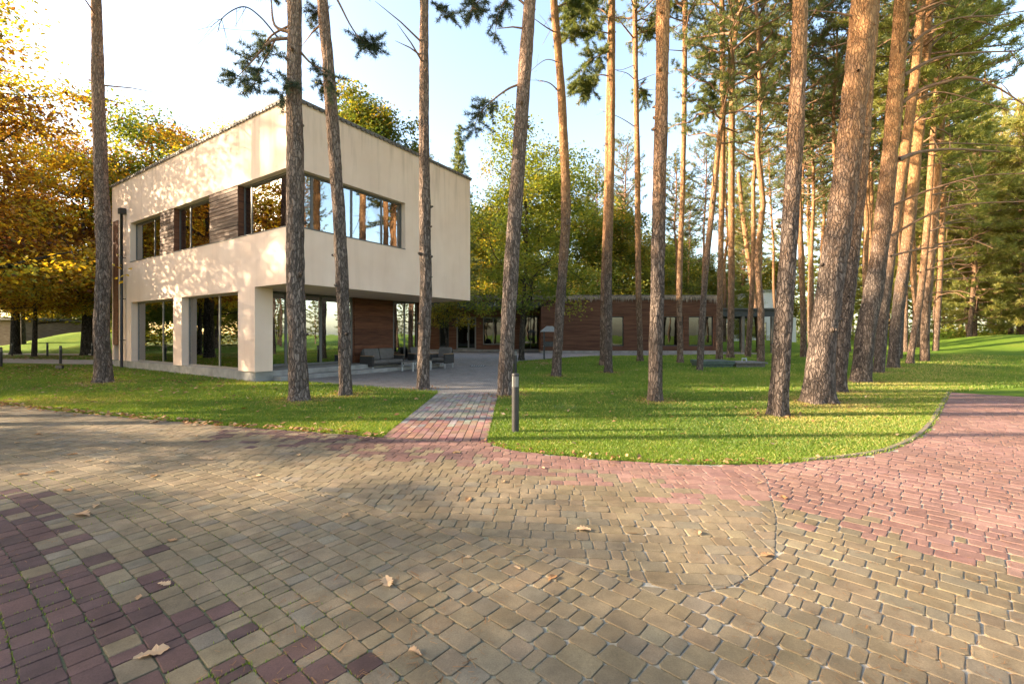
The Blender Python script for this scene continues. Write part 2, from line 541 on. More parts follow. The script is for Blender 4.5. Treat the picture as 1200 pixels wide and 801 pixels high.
M['leaf_autumn'] = mat_leaf("oak_leaves_autumn", [(0.0, (0.10, 0.040, 0.014)), (0.22, (0.26, 0.11, 0.018)), (0.45, (0.46, 0.26, 0.026)), (0.72, (0.54, 0.40, 0.04)), (1.0, (0.20, 0.25, 0.045))], 0.55)
M['leaf_mixed'] = mat_leaf("oak_leaves_turning", [(0.0, (0.05, 0.085, 0.018)), (0.4, (0.12, 0.15, 0.025)), (0.7, (0.30, 0.25, 0.03)), (1.0, (0.42, 0.23, 0.03))], 0.5)
M['grass'] = mat_leaf("grass_blades", [(0.0, (0.060, 0.125, 0.012)), (0.5, (0.140, 0.225, 0.022)), (0.85, (0.24, 0.285, 0.034)), (1.0, (0.40, 0.33, 0.10))], 0.35, hue=0.0)
M['litter'] = mat_leaf("dry_leaf", [(0.0, (0.14, 0.060, 0.022)), (0.5, (0.34, 0.18, 0.085)), (1.0, (0.52, 0.36, 0.22))], 0.2, hue=0.0)
M['fabric'] = simple("grey_cushion", (0.12, 0.108, 0.10), 0.95, var=0.12)
M['wicker'] = simple("dark_wicker", (0.035, 0.032, 0.030), 0.8, var=0.3, scale=40)
M['armwood'] = simple("teak", (0.30, 0.18, 0.09), 0.6, var=0.2)
M['bollard'] = simple("bollard_metal", (0.032, 0.030, 0.030), 0.5, 0.2, var=0.15)
M['diffuser'] = simple("lamp_diffuser", (0.17, 0.165, 0.155), 0.35, var=0.05)
M['green_box'] = simple("green_board", (0.05, 0.075, 0.058), 0.75, var=0.3)
M['grey_board'] = simple("grey_board", (0.13, 0.12, 0.11), 0.85, var=0.3)
M['zinc'] = simple("zinc_roof", (0.42, 0.43, 0.44), 0.45, 0.5, var=0.15)


# ------------------------------------------------------------------ geometry of the plan
def inpoly(poly, x, y):
    c = False; n = len(poly); j = n - 1
    for i in range(n):
        xi, yi = poly[i][0], poly[i][1]; xj, yj = poly[j][0], poly[j][1]
        if (yi > y) != (yj > y) and x < (xj - xi) * (y - yi) / (yj - yi) + xi: c = not c
        j = i
    return c


def inpoly_np(poly, X, Y):
    c = np.zeros(len(X), bool); n = len(poly); j = n - 1
    for i in range(n):
        xi, yi = poly[i][0], poly[i][1]; xj, yj = poly[j][0], poly[j][1]
        if yi != yj:
            c ^= ((yi > Y) != (yj > Y)) & (X < (xj - xi) * (Y - yi) / (yj - yi) + xi)
        j = i
    return c


def segdist(px, py, a, b):
    dx, dy = b[0] - a[0], b[1] - a[1]
    t = max(0, min(1, ((px - a[0]) * dx + (py - a[1]) * dy) / (dx * dx + dy * dy)))
    return math.hypot(px - a[0] - t * dx, py - a[1] - t * dy)


def clip_half(poly, a, b, keep_left=True):
    out = []
    dx, dy = b[0] - a[0], b[1] - a[1]
    side = lambda p: (dx * (p[1] - a[1]) - dy * (p[0] - a[0])) * (1 if keep_left else -1)
    for i in range(len(poly)):
        p, q = poly[i], poly[(i + 1) % len(poly)]
        sp, sq = side(p), side(q)
        if sp >= 0: out.append(p)
        if (sp >= 0) != (sq >= 0):
            t = sp / (sp - sq)
            out.append((p[0] + (q[0] - p[0]) * t, p[1] + (q[1] - p[1]) * t))
    return out


def area(poly):
    return 0.5 * sum(poly[i][0] * poly[(i + 1) % len(poly)][1] - poly[(i + 1) % len(poly)][0] * poly[i][1] for i in range(len(poly)))


def smooth_line(pts, n=6):
    out = []
    P = [Vector((p[0], p[1], p[2] if len(p) > 2 else 0)) for p in pts]
    for i in range(len(P) - 1):
        p0, p1, p2, p3 = P[max(i - 1, 0)], P[i], P[i + 1], P[min(i + 2, len(P) - 1)]
        for k in range(n):
            t = k / n
            out.append(0.5 * ((2 * p1) + (p2 - p0) * t + (2 * p0 - 5 * p1 + 4 * p2 - p3) * t * t + (3 * p1 - p0 - 3 * p2 + p3) * t ** 3))
    out.append(P[-1])
    return out


# edge of the right-hand lawn along the plaza and the drive
EDGE_R = [(-0.34, 6.2), (0, 5.80), (0.62, 5.52), (1.39, 5.27), (2.14, 5.16), (2.92, 5.17), (3.62, 5.33), (4.37, 5.55), (5.15, 5.98), (6.45, 7.0), (8.51, 8.95), (11.15, 11.5)]
EDGE_R = [(p.x, p.y) for p in smooth_line(EDGE_R, 4)]
EDGE_L = [(-16, 11.2), (-10.8, 9.56), (-9.0, 8.82), (-5.8, 7.70), (-4.05, 7.15), (-2.54, 6.72), (-1.88, 6.5)]
EDGE_L = [(p.x, p.y) for p in smooth_line(EDGE_L, 4)]
DRIVE_END = [(11.15, 11.5), (17.0, 6.0)]
PLAZA = EDGE_L + EDGE_R[:1] + EDGE_R[1:] + [(17.0, 6.0), (12, -2), (6, -5), (-16, -5)]
BED = [(-1.0, 3.75), (0.29, 3.03), (0.90, 2.64), (1.08, 2.60), (1.25, 2.64), (1.42, 2.74), (1.75, 3.0), (2.15, 3.67), (2.6, 4.6), (2.95, 5.6), (-0.34, 6.6), (-1.9, 6.9), (-8.5, 9.4), (-8.3, 8.3), (-5.0, 6.15), (-2.6, 4.75)]

LAWN_R = EDGE_R + [(14, 12.6), (34, 20), (34, 34), (18, 33.6), (5.2, 30.5), (0.4, 24.8), (-0.34, 20)]
LAWN_L = EDGE_L + [(-1.87, 11.6), (-6.55, 14.1), (-7.9, 13.9), (-18.4, 21.0), (-34, 24), (-34, 12)]

# ------------------------------------------------------------------ ground with low mounds
def mound(x, y):
    z = 0.0
    for cx, cy, rx, ry, h in ((43, 40, 9, 6, 1.25), (54, 36, 10, 7, 1.3), (-43, 46, 6.5, 5, 1.75), (-35.5, 42, 4, 4, 1.1), (24, 44, 8, 4, 0.9), (62, 62, 16, 9, 1.8)):
        d = ((x - cx) / rx) ** 2 + ((y - cy) / ry) ** 2
        if d < 4: z += h * math.exp(-d * 1.4)
    return z


def axis(lo, hi, fine_lo, fine_hi, fs, cs):
    a = list(np.arange(lo, fine_lo, cs)) + list(np.arange(fine_lo, fine_hi, fs)) + list(np.arange(fine_hi, hi + 0.1, cs))
    return a


xs = [-900, -400, -200] + axis(-120, 120, -60, 76, 1.0, 10) + [200, 400, 900]
ys = [-300, -120, -60, -30] + axis(-10, 130, 24, 78, 1.0, 5) + [200, 400, 900, 1500]
vs = [(x, y, mound(x, y)) for y in ys for x in xs]
nx = len(xs)
fs = [(j * nx + i, j * nx + i + 1, (j + 1) * nx + i + 1, (j + 1) * nx + i) for j in range(len(ys) - 1) for i in range(nx - 1)]
gme = np_mesh("ground", vs, fs, M['turf'], smooth=True)
tag(link("ground", gme), "green lawn turf spreading under the pines to the wood", kind='structure')


def sheet(name, poly, z, mat, label):
    me = bpy.data.meshes.new(name)
    me.from_pydata([(p[0], p[1], z) for p in poly], [], [tuple(range(len(poly)))])
    me.materials.append(mat)
    return tag(link(name, me), label, kind='structure')


plaza = sheet("plaza", PLAZA, 0.008, M['joint'], "tumbled yellow and red block paved forecourt and drive")
patio = sheet("patio", [(-0.34, 11.4), (-1.87, 11.4), (-6.55, 14.1), (-9.0, 15.5), (-4.3, 25.5), (-8, 38), (19, 38), (19, 33.8), (5.2, 30.5), (0.4, 24.8), (-0.34, 20)], 0.012, M['patio'], "grey brick paved patio in front of the timber building")
path = sheet("path", [(-1.87, 6.4), (-0.34, 6.1), (-0.34, 11.4), (-1.87, 11.4)], 0.004, M['joint'], "straight brick path leading from the forecourt to the patio")
sheet("footpath", [(-40, 26.5), (-22, 22.4), (-15.5, 21.4), (-16.5, 24.6), (-22, 25.4), (-40, 29.5)], 0.008, M['footpath'], "pale paved footpath crossing the lawn at far left")
sheet("drive", [(-48, 34), (-20, 30.2), (-20, 32.2), (-48, 36.2)], 0.008, M['footpath'], "pale drive beyond the footpath at far left")


# ------------------------------------------------------------------ pavers
def paver_geom(poly, z_top, joint=0.006, cut=0.018, bev=0.007, tilt=(0, 0), drop=0.003, col=None):
    """convex polygon (ccw) -> rounded, bevelled block"""
    n = len(poly)
    cx = sum(p[0] for p in poly) / n; cy = sum(p[1] for p in poly) / n
    # inset
    lines = []
    for i in range(n):
        a, b = poly[i], poly[(i + 1) % n]
        dx, dy = b[0] - a[0], b[1] - a[1]; l = math.hypot(dx, dy)
        if l < 1e-6: return None
        lines.append((a[0] - dy / l * joint, a[1] + dx / l * joint, dx / l, dy / l))
    pts = []
    for i in range(n):
        p = lines[i - 1]; q = lines[i]
        den = p[2] * q[3] - p[3] * q[2]
        if abs(den) < 1e-4: pts.append((q[0], q[1])); continue
        t = ((q[0] - p[0]) * q[3] - (q[1] - p[1]) * q[2]) / den
        pts.append((p[0] + p[2] * t, p[1] + p[3] * t))
    if area(pts) < 0.0006: return None
    ring = []
    for i in range(n):
        a, b, c = pts[i - 1], pts[i], pts[(i + 1) % n]
        for o in (a, c):
            dx, dy = o[0] - b[0], o[1] - b[1]; l = math.hypot(dx, dy) or 1
            k = min(cut, l * 0.35)
            ring.append((b[0] + dx / l * k, b[1] + dy / l * k))
    m = len(ring)
    V = []
    for (z, ins) in ((z_top - 0.03, 0), (z_top - bev * 0.8, 0), (z_top - bev * 0.2, bev * 0.55), (z_top, bev * 1.6)):
        for x, y in ring:
            dx, dy = cx - x, cy - y; l = math.hypot(dx, dy) or 1
            x2, y2 = x + dx / l * ins, y + dy / l * ins
            V.append((x2, y2, z + (x2 - cx) * tilt[0] + (y2 - cy) * tilt[1]))
    Fc = []
    for r in range(3):
        for k in range(m):
            k2 = (k + 1) % m
            Fc.append((r * m + k, r * m + k2, (r + 1) * m + k2, (r + 1) * m + k))
    Fc.append(tuple(range(3 * m, 4 * m)))
    return V, Fc, (cx, cy)


def lerp(a, b, t): return tuple(x + (y - x) * t for x, y in zip(a, b))


YEL = [(0.300, 0.230, 0.146), (0.285, 0.216, 0.136), (0.316, 0.246, 0.158), (0.292, 0.228, 0.150), (0.270, 0.208, 0.132)]
PUR = [(0.150, 0.088, 0.080), (0.170, 0.096, 0.086), (0.132, 0.080, 0.074), (0.182, 0.104, 0.092)]
PNK = [(0.36, 0.200, 0.165), (0.33, 0.180, 0.152), (0.39, 0.225, 0.185), (0.34, 0.190, 0.165)]


def paver_colour(x, y):
    r = random.random()
    k_ = 0.70 * random.uniform(0.93, 1.07)
    jit = lambda c: tuple(v * k_ * random.uniform(0.98, 1.02) for v in c)
    # red corner at the lower left
    d = ((x + 4.3) * (-1.86) - (y - 3.8) * 3.46) / 3.93
    nz = noise.noise((x * 1.1, y * 1.1, 3.0)) * 0.25
    if x < 0.3 and y < 4.4 and random.random() < max(0, min(1, (d + 0.12 + nz * 1.6) * 1.7 + 0.25)) and d > -0.45:
        return jit(random.choice(PUR))
    # pink drive on the right
    bx = 1.9 + max(0, 4.2 - y) * 0.75 - max(0, y - 4.1) * 1.5
    d2 = (x - bx) + nz * 1.2
    if y > 2.2 and random.random() < max(0, min(1, d2 * 0.95 + 0.28)) and d2 > -0.35:
        return jit(random.choice(PNK))
    # broken red band beside the lawns
    if -4.5 < x < 2.2:
        edge = 5.16 if x > 1.2 else (5.3 + (1.2 - x) * 0.48 if x > -0.4 else 6.2 + (-0.4 - x) * 0.28)
        d3 = edge - y
        pr = 0.9 if d3 < 0.55 else (0.5 if d3 < 1.15 else 0.0)
        if x < -2.6: pr *= 0.45
        if random.random() < pr: return jit(lerp(random.choice(PUR), random.choice(PNK), max(0, min(1, (x + 3) / 4.5))))
    c = random.choice(YEL)
    if random.random() < 0.12: c = lerp(c, (0.25, 0.22, 0.17), 0.6)
    return jit(c)


def course_pavers(ang, region, bounds, row=0.132, arc=None):
    """lay courses of blocks at angle ang; returns list of convex polygons"""
    ca, sa = math.cos(ang), math.sin(ang)
    out = []
    (x0, x1, y0, y1) = bounds
    if arc:
        cx, cy, R0 = arc
        v = 14.0
        while v < 46:
            h = row * random.uniform(0.97, 1.03)
            a0 = math.radians(18); a1 = math.radians(112)
            th = a0 + random.random() * 0.008
            while th < a1:
                l = random.choice((0.07, 0.09, 0.12, 0.135, 0.135, 0.165, 0.2))
                dth = l / v
                x, y = cx + (v + h / 2) * math.cos(th + dth / 2), cy + (v + h / 2) * math.sin(th + dth / 2)
                if y > 1.5 and abs(x) < y * 1.22 + 0.5 and y < 12.2 and (region(x, y) or (inpoly(PLAZA, x, y) and near_segments(BED, x, y, 0.15))):
                    wob = 0.004; q = []
                    for da, dv in ((dth, 0), (0, 0), (0, h), (dth, h)):
                        a = th + da + random.uniform(-wob, wob) / v; b = v + dv + random.uniform(-wob, wob)
                        q.append((cx + b * math.cos(a), cy + b * math.sin(a)))
                    if area(q) < 0: q.reverse()
                    out.append((q, x, y))
                th += dth
            v += h
        return out
    cs = [(x0, y0), (x1, y0), (x1, y1), (x0, y1)]
    us = [x * ca + y * sa for x, y in cs]; vs_ = [-x * sa + y * ca for x, y in cs]
    v = min(vs_)
    while v < max(vs_):
        h = row * random.uniform(0.97, 1.03)
        u = min(us) + random.random() * 0.2
        while u < max(us):
            l = random.choice((0.095, 0.125, 0.125, 0.165, 0.165, 0.205)) if random.random() < 0.9 else 0.08
            um, vm = u + l / 2, v + h / 2
            x, y = um * ca - vm * sa, um * sa + vm * ca
            # visible wedge only
            if y > 1.5 and abs(x) < y * 1.22 + 0.5 and y < 12.2 and (region(x, y) or (inpoly(PLAZA, x, y) and near_segments(BED, x, y, 0.15))):
                wob = 0.004
                q = []
                for du, dv in ((0, 0), (l, 0), (l, h), (0, h)):
                    a, b = u + du + random.uniform(-wob, wob), v + dv + random.uniform(-wob, wob)
                    q.append((a * ca - b * sa, a * sa + b * ca))
                out.append((q, x, y))
            u += l
        v += h
    return out


def near_segments(poly, x, y, r):
    n = len(poly)
    return [(poly[i], poly[(i + 1) % n]) for i in range(n) if segdist(x, y, poly[i], poly[(i + 1) % n]) < r]


pccw = area(PLAZA) > 0
bccw = area(BED) > 0
blocks = []


def lay(ang, region, use_bed_inside, arc=None):
    for q, x, y in course_pavers(ang, region, (-16, 17, 1.4, 12.2), arc=arc):
        for a, b in near_segments(PLAZA, x, y, 0.16):
            q = clip_half(q, a, b, pccw)
            if len(q) < 3: break
        if len(q) < 3: continue
        ns_ = near_segments(BED, x, y, 0.15)
        if not use_bed_inside and len(ns_) > 1: ns_ = [min(ns_, key=lambda e: math.hypot(x - (e[0][0] + e[1][0]) / 2, y - (e[0][1] + e[1][1]) / 2) if segdist(x, y, *e) < 0.1 else 9 + segdist(x, y, *e))]
        for a, b in ns_:
            q = clip_half(q, a, b, bccw if use_bed_inside else not bccw)
            if len(q) < 3: break
        if len(q) < 3 or area(q) < 0.0007: continue
        q2 = [q[0]]
        for p in q[1:]:
            if math.hypot(p[0] - q2[-1][0], p[1] - q2[-1][1]) > 0.006: q2.append(p)
        if len(q2) > 3 and math.hypot(q2[0][0] - q2[-1][0], q2[0][1] - q2[-1][1]) <= 0.006: q2.pop()
        if len(q2) < 3: continue
        blocks.append((q2, x, y))


lay(math.radians(-42), lambda x, y: inpoly(PLAZA, x, y) and not inpoly(BED, x, y), False, arc=(-16.5, -16.3, 25))
lay(math.radians(-5), lambda x, y: inpoly(PLAZA, x, y) and inpoly(BED, x, y), True)
# largest on screen first: in the frame and nearest
def on_screen(x, y):
    if y < 1.94: return False
    px = 600 + x * F / y
    return -10 < px < 1210
blocks.sort(key=lambda b: (0 if on_screen(b[1], b[2]) else 1, b[2] * (1.15 if area(b[0]) < 0.014 else 1.0)))
rest = MB()
for k, (q, x, y) in enumerate(blocks):
    un = 0.011 if y < 5 else 0.007
    g = paver_geom(q, 0.016 + random.uniform(-0.0015, 0.0015), joint=random.uniform(0.002, 0.0042), cut=random.uniform(0.010, 0.019) if x > -0.6 else random.uniform(0.006, 0.012),
                   bev=0.0042, tilt=(random.uniform(-un, un), random.uniform(-un, un)))
    if g is None: continue
    V, Fc, c = g
    col = paver_colour(x, y)
    if k < 300:
        mb = MB(); mb.add([(a - c[0], b - c[1], z) for a, b, z in V], Fc, col)
        mb.build("paver", M['paver'], plaza, (c[0], c[1], 0))
    else:
        rest.add(V, Fc, col)
tag(rest.build("paver_field", M['paver'], plaza), kind='stuff')

# path bricks: long joints run away from the viewer
bricks = []
wcol = (1.53) / 13
RED = [(0.26, 0.145, 0.122), (0.225, 0.122, 0.106), (0.285, 0.165, 0.14)]
GRY = [(0.25, 0.225, 0.21), (0.22, 0.20, 0.185), (0.28, 0.25, 0.23)]
for c in range(13):
    y = 6.12 + (0.1 if c % 2 else 0)
    x0 = -1.87 + c * wcol
    while y < 11.4:
        y1 = y + 0.2
        if y1 > 6.5 - (x0 + 1.87) * 0.2:
            bricks.append(((x0, max(y, 6.5 - (x0 + 1.87) * 0.24), x0 + wcol, min(y1, 11.398)), y))
        y = y1
bricks.sort(key=lambda b: b[1])
rest = MB()
for k, ((x0, y0, x1, y1), yy) in enumerate(bricks):
    if y1 - y0 < 0.03: continue
    g = paver_geom([(x0, y0), (x1, y0), (x1, y1), (x0, y1)], 0.019 + random.uniform(-0.002, 0.002), joint=0.004, cut=0.004, bev=0.005, tilt=(random.uniform(-.012, .012), random.uniform(-.012, .012)))
    if g is None: continue
    V, Fc, c = g
    pr = max(0, min(1, (8.2 - yy) / 1.3 + 0.1))
    if 8.2 < yy: pr = 0.05
    if (k % 13) in (0, 12): pr = max(pr, 0.5 * (yy < 9.8))
    col = tuple(v * random.uniform(0.88, 1.12) for v in random.choice(RED if random.random() < pr else GRY))
    if k < 300:
        mb = MB(); mb.add([(a - c[0], b - c[1], z) for a, b, z in V], Fc, col)
        mb.build("brick", M['paver'], path, (c[0], c[1], 0))
    else: rest.add(V, Fc, col)
tag(rest.build("brick_field", M['paver'], path), kind='stuff')

# kerb stones along the drive edge of the right lawn
kerb = empty("kerb", (6.45, 7.0, 0)); tag(kerb, "thin pale kerb edging the lawn beside the pink drive", kind='structure')
kp = [p for p in EDGE_R if p[0] > 3.3]
acc = []
for a, b in zip(kp[:-1], kp[1:]):
    l = math.hypot(b[0] - a[0], b[1] - a[1]); n = max(1, round(l / 0.42))
    for i in range(n):
        acc.append((lerp(a, b, i / n), lerp(a, b, (i + 1) / n)))
for a, b in acc:
    dx, dy = b[0] - a[0], b[1] - a[1]; l = math.hypot(dx, dy)
    Mx = Matrix.Translation((a[0], a[1], 0)) @ Matrix.Rotation(math.atan2(dy, dx), 4, 'Z')
    mb = MB(); mb.box(0.004, l - 0.004, 0.005, 0.065, -0.05, 0.034 + random.uniform(-0.006, 0.006), bev=0.008)
    o = mb.build("kerb_stone", M['kerb'], kerb)
    o.matrix_local = kerb.matrix_basis.inverted() @ Mx if False else Matrix.Translation((-6.45, -7.0, 0)) @ Mx


# ------------------------------------------------------------------ grass blades, litter
def blades(n_try, poly, dens, box_, hmin=0.025, hmax=0.055, seed=1):
    r = np.random.default_rng(seed)
    x = r.uniform(box_[0], box_[1], n_try); 
    # sample depth so that density falls with distance squared
    y0, y1 = box_[2], box_[3]
    u = r.random(n_try)
    y = 1 / (1 / y0 + u * (1 / y1 - 1 / y0))
    x = x * y / y1
    ok = inpoly_np(poly, x, y)
    x, y = x[ok], y[ok]
    return x + r.normal(0, 0.022, len(x)), y + r.normal(0, 0.022, len(y))


def grass_mesh(x, y, r, scale_far=True):
    n = len(x)
    k = np.clip(y / 7.0, 0.8, 6)
    h = r.uniform(0.022, 0.050, n) * np.clip(k, 1, 1.5)
    wd = r.uniform(0.0022, 0.0042, n) * k
    az = r.uniform(0, 2 * np.pi, n)
    lean = r.uniform(0.2, 0.9, n)
    la = r.uniform(0, 2 * np.pi, n)
    V = np.zeros((n, 4, 3))
    cx, cy = np.cos(az) * wd, np.sin(az) * wd
    V[:, 0] = np.stack([x - cx, y - cy, np.full(n, -0.004)], 1)
    V[:, 1] = np.stack([x + cx, y + cy, np.full(n, -0.004)], 1)
    mx, my = np.cos(la) * lean * h * 0.35, np.sin(la) * lean * h * 0.35
    V[:, 2] = np.stack([x + mx + cx * 0.6, y + my + cy * 0.6, h * 0.62], 1)
    V[:, 3] = np.stack([x + mx * 2.6, y + my * 2.6, h], 1)
    idx = np.arange(n)[:, None] * 4
    faces = np.concatenate([idx + np.array([[0, 1, 2]]), idx + np.array([[0, 2, 3]])])
    nz = np.array([noise.noise((a * 0.45, b * 0.45, 0)) + 0.5 * noise.noise((a * 1.7, b * 1.7, 4)) for a, b in zip(x, y)])
    t = np.clip(0.42 + 0.30 * nz + r.normal(0, 0.13, n), 0, 0.97)
    t = np.clip(t + 0.22 * np.array([noise.noise((a * 0.16, b * 0.16, 7)) for a, b in zip(x, y)]) * 1.2, 0, 0.97)
    worn = np.zeros(n)
    for bp, rr_ in PINE_FEET:
        d2 = np.hypot(x - bp[0], y - bp[1]); worn = np.maximum(worn, np.clip(1 - d2 / (rr_ * 3 + 0.25), 0, 1))
    straw = np.clip((x - 3.2) / 3, 0, 1) * np.clip(1 - np.abs(y - 7.5 - (x - 5) * 0.9) / 3.0, 0, 1)
    dry = r.random(n) < 0.055 + np.clip(nz - 0.25, 0, 1) * 0.3 + worn * 0.75 + straw * 0.38
    t[dry] = 1.0
    return V.reshape(-1, 3), faces, np.repeat(t, 4)


PINE_FEET = [((g_.x, g_.y), w_ * (EYE * F / (py_ - HOR)) / F / 2) for px_, py_, w_ in ((120, 449, 25), (351, 470, 25), (405, 464, 17), (496, 456, 15), (592, 464, 18), (652, 441, 12), (713, 437, 10), (768, 471, 17), (912, 488, 24), (958, 473, 40), (983, 460, 20), (1008, 448, 25), (1029, 437, 15), (1047, 431, 16)) for g_ in (G(px_, py_),)]
r1 = np.random.default_rng(11)
gx, gy = blades(560000, LAWN_R, None, (-2, 40, 5.0, 33), seed=3)
v_, f_, t_ = grass_mesh(gx, gy, r1)
tag(link("grass", np_mesh("grass", v_, f_, M['grass'], attr=t_)), "short bright green grass on the lawn under the pines", "grass", kind='stuff')
gx, gy = blades(420000, LAWN_L, None, (-34, -1.0, 6.4, 24), seed=4)
v_, f_, t_ = grass_mesh(gx, gy, r1)
tag(link("grass", np_mesh("grass", v_, f_, M['grass'], attr=t_)), "leaf strewn grass on the lawn before the cream building", "grass", kind='stuff')


def leaf_outline(r, lobes=True):
    """lobed oak leaf outline, unit length along x"""
    pts_up, pts_dn = [], []
    prof = [(0.0, 0.02), (0.12, 0.06), (0.2, 0.16), (0.27, 0.10), (0.38, 0.25), (0.46, 0.15), (0.58, 0.33), (0.66, 0.2), (0.78, 0.27), (0.86, 0.14), (0.94, 0.13), (1.0, 0.0)]
    for t, h in prof:
        pts_up.append((t, h * r.uniform(0.85, 1.15))); pts_dn.append((t, -h * r.uniform(0.85, 1.15)))
    return pts_up, pts_dn


def leaf_mesh(name, L_, seed, tint):
    r = random.Random(seed)
    up, dn = leaf_outline(r)
    vs, fs = [], []
    curl, bend = r.uniform(0.15, 0.5), r.uniform(-0.3, 0.5)
    for i, ((t, h), (_, d)) in enumerate(zip(up, dn)):
        zc = bend * (t - 0.5) ** 2
        wv = 0.03 * math.sin(t * 9 + seed)
        vs += [(t - 0.5, h, zc + curl * h + wv), (t - 0.5, 0, zc), (t - 0.5, d, zc - curl * d * 0.8 - wv)]
    zmin = min(v[2] for v in vs)
    vs = [(x * L_, y * L_, (z - zmin) * L_ + 0.003) for x, y, z in vs]
    for i in range(len(up) - 1):
        a = i * 3
        fs += [(a, a + 1, a + 4, a + 3), (a + 1, a + 2, a + 5, a + 4)]
    # stalk
    b = len(vs)
    vs += [(-0.5 * L_, 0.008 * L_, 0.004), (-0.5 * L_, -0.008 * L_, 0.004), (-0.66 * L_, 0.03 * L_, 0.006)]
    fs.append((b, b + 1, b + 2))
    me = bpy.data.meshes.new(name); me.from_pydata(vs, [], fs)
    a = me.attributes.new("tint", 'FLOAT', 'POINT'); a.data.foreach_set("value", np.full(len(vs), tint, dtype=np.float32))
    me.materials.append(M['litter'])
    return me


def far_leaf(x, y, s, r, tint):
    az = r.uniform(0, 6.28); c, sn = math.cos(az), math.sin(az)
    return [(x + c * s, y + sn * s, 0.05 + r.uniform(0, 0.02)), (x - sn * s * .6, y + c * s * .6, 0.035 + r.uniform(0, 0.04)), (x - c * s, y - sn * s, 0.045), (x + sn * s * .6, y - c * s * .6, 0.035 + r.uniform(0, 0.04))]


LEAVES = [(97, 606, 0.17, 0.75, "long curled brown leaf lying on the paving at far left"), (178, 770, 0.135, 0.85, "large pale lobed oak leaf on the red blocks at lower left"),
          (454, 687, 0.13, 0.95, "pale lobed oak leaf with two points left of the paving's middle"), (647, 681, 0.08, 0.45, "rust brown leaf lying alone on the yellow blocks near the middle"),
          (486, 769, 0.075, 0.75, "tan folded leaf nearest the bottom edge of the paving"), (683, 624, 0.12, 0.95, "pale lobed leaf in the sunlit streak on the yellow paving"),
          (203, 636, 0.08, 0.55, "small orange leaf on the edge of the red blocks"), (192, 688, 0.085, 0.95, "small pale leaf on a yellow block amid red ones"),
          (162, 704, 0.06, 0.65, "small tan leaf just above the large oak leaf"), (548, 656, 0.055, 0.9, "small pale leaf near the laying seam"), (606, 669, 0.05, 0.9, "small round pale leaf right of the paving's centre")]
for i, (px, py, L_, tn, lab) in enumerate(LEAVES):
    p = G(px, py)
    o = link("fallen_leaf", leaf_mesh("fallen_leaf", L_, i, tn), None, (p.x, p.y, 0.018))
    o.rotation_euler = (0, 0, random.uniform(-0.6, 0.6) + (0.3 if i % 2 else 2.6))
    tag(o, lab, "leaf", "leaves fallen on the paving")
small = [(112, 596), (60, 555), (103, 542), (84, 534), (138, 528), (125, 543), (26, 558), (214, 546), (80, 577), (247, 540), (404, 607), (548, 588), (890, 568), (918, 585), (1095, 470), (818, 627), (900, 654), (590, 566), (796, 541),
         (480, 508), (437, 515), (535, 532), (636, 550), (710, 533), (300, 560), (350, 535), (180, 560), (20, 520), (45, 510), (168, 520), (230, 512), (640, 516), (655, 520)]
lm = [leaf_mesh("fallen_leaf", s, 40 + i, t) for i, (s, t) in enumerate(((0.085, 0.8), (0.10, 0.6), (0.07, 0.95), (0.11, 0.45), (0.09, 1.0)))]
for i, (px, py) in enumerate(small):
    p = G(px, py)
    o = link("fallen_leaf", lm[i % 5], None, (p.x, p.y, 0.018)); o.rotation_euler = (0, 0, random.uniform(0, 6.28))
    tag(o, "small dry leaf lying on the block paving farther from the viewer", "leaf", "leaves fallen on the paving")
# litter: along the lawn edge and over the left lawn
r = random.Random(5)
LV, LF, LT = [], [], []
def put_leaf(x, y, s, t):
    b = len(LV); LV.extend(far_leaf(x, y, s, r, t)); LF.append((b, b + 1, b + 2, b + 3)); LT.extend([t] * 4)
for i in range(len(EDGE_L) - 1):
    a, b = EDGE_L[i], EDGE_L[i + 1]
    for k in range(int(math.hypot(b[0] - a[0], b[1] - a[1]) * 42)):
        t = r.random(); x, y = lerp(a, b, t)
        put_leaf(x + r.gauss(0, 0.12), y - abs(r.gauss(0, 0.16)) + 0.1, r.uniform(0.03, 0.055), r.random())
for i in range(len(EDGE_R) - 1):
    a, b = EDGE_R[i], EDGE_R[i + 1]
    if a[0] > 3: continue
    for k in range(int(math.hypot(b[0] - a[0], b[1] - a[1]) * 30)):
        t = r.random(); x, y = lerp(a, b, t)
        put_leaf(x + r.gauss(0, 0.05), y + r.gauss(0, 0.06), r.uniform(0.012, 0.03), r.random() * 0.7)
n = 0
while n < 2600:
    x, y = r.uniform(-32, -1.9), r.uniform(6.6, 24)
    if not inpoly(LAWN_L, x, y): continue
    pr = 0.18 if y < 9.5 else (1.0 if x < -8 else 0.25)
    if r.random() < pr * (0.5 + noise.noise((x * 0.3, y * 0.9, 2))) * 1.5:
        put_leaf(x, y, r.uniform(0.035, 0.06), min(1, max(0, r.gauss(0.45, 0.28)))); n += 1
for k in range(220):
    x, y = r.uniform(-0.3, 9), r.uniform(5.2, 22)
    if inpoly(LAWN_R, x, y): put_leaf(x, y, r.uniform(0.025, 0.05), r.uniform(0.4, 1))
for bp, rr_ in PINE_FEET:
    for k in range(70):
        a_ = r.uniform(0, 6.28); d_ = rr_ + abs(r.gauss(0, 0.28)); put_leaf(bp[0] + d_ * math.cos(a_), bp[1] + d_ * math.sin(a_), r.uniform(0.012, 0.035), r.random() * 0.6)
for k in range(160): put_leaf(r.gauss(1.6, 0.8), r.gauss(22.6, 0.7), 0.05, r.uniform(0.4, 1))
for k in range(1500): put_leaf(r.uniform(-44, -19), r.uniform(25.5, 31), r.uniform(0.06, 0.1), r.random())
tag(link("leaf_litter", np_mesh("leaf_litter", LV, LF, M['litter'], attr=LT)), "brown and orange autumn leaves strewn over the lawns", "leaves", kind='stuff')
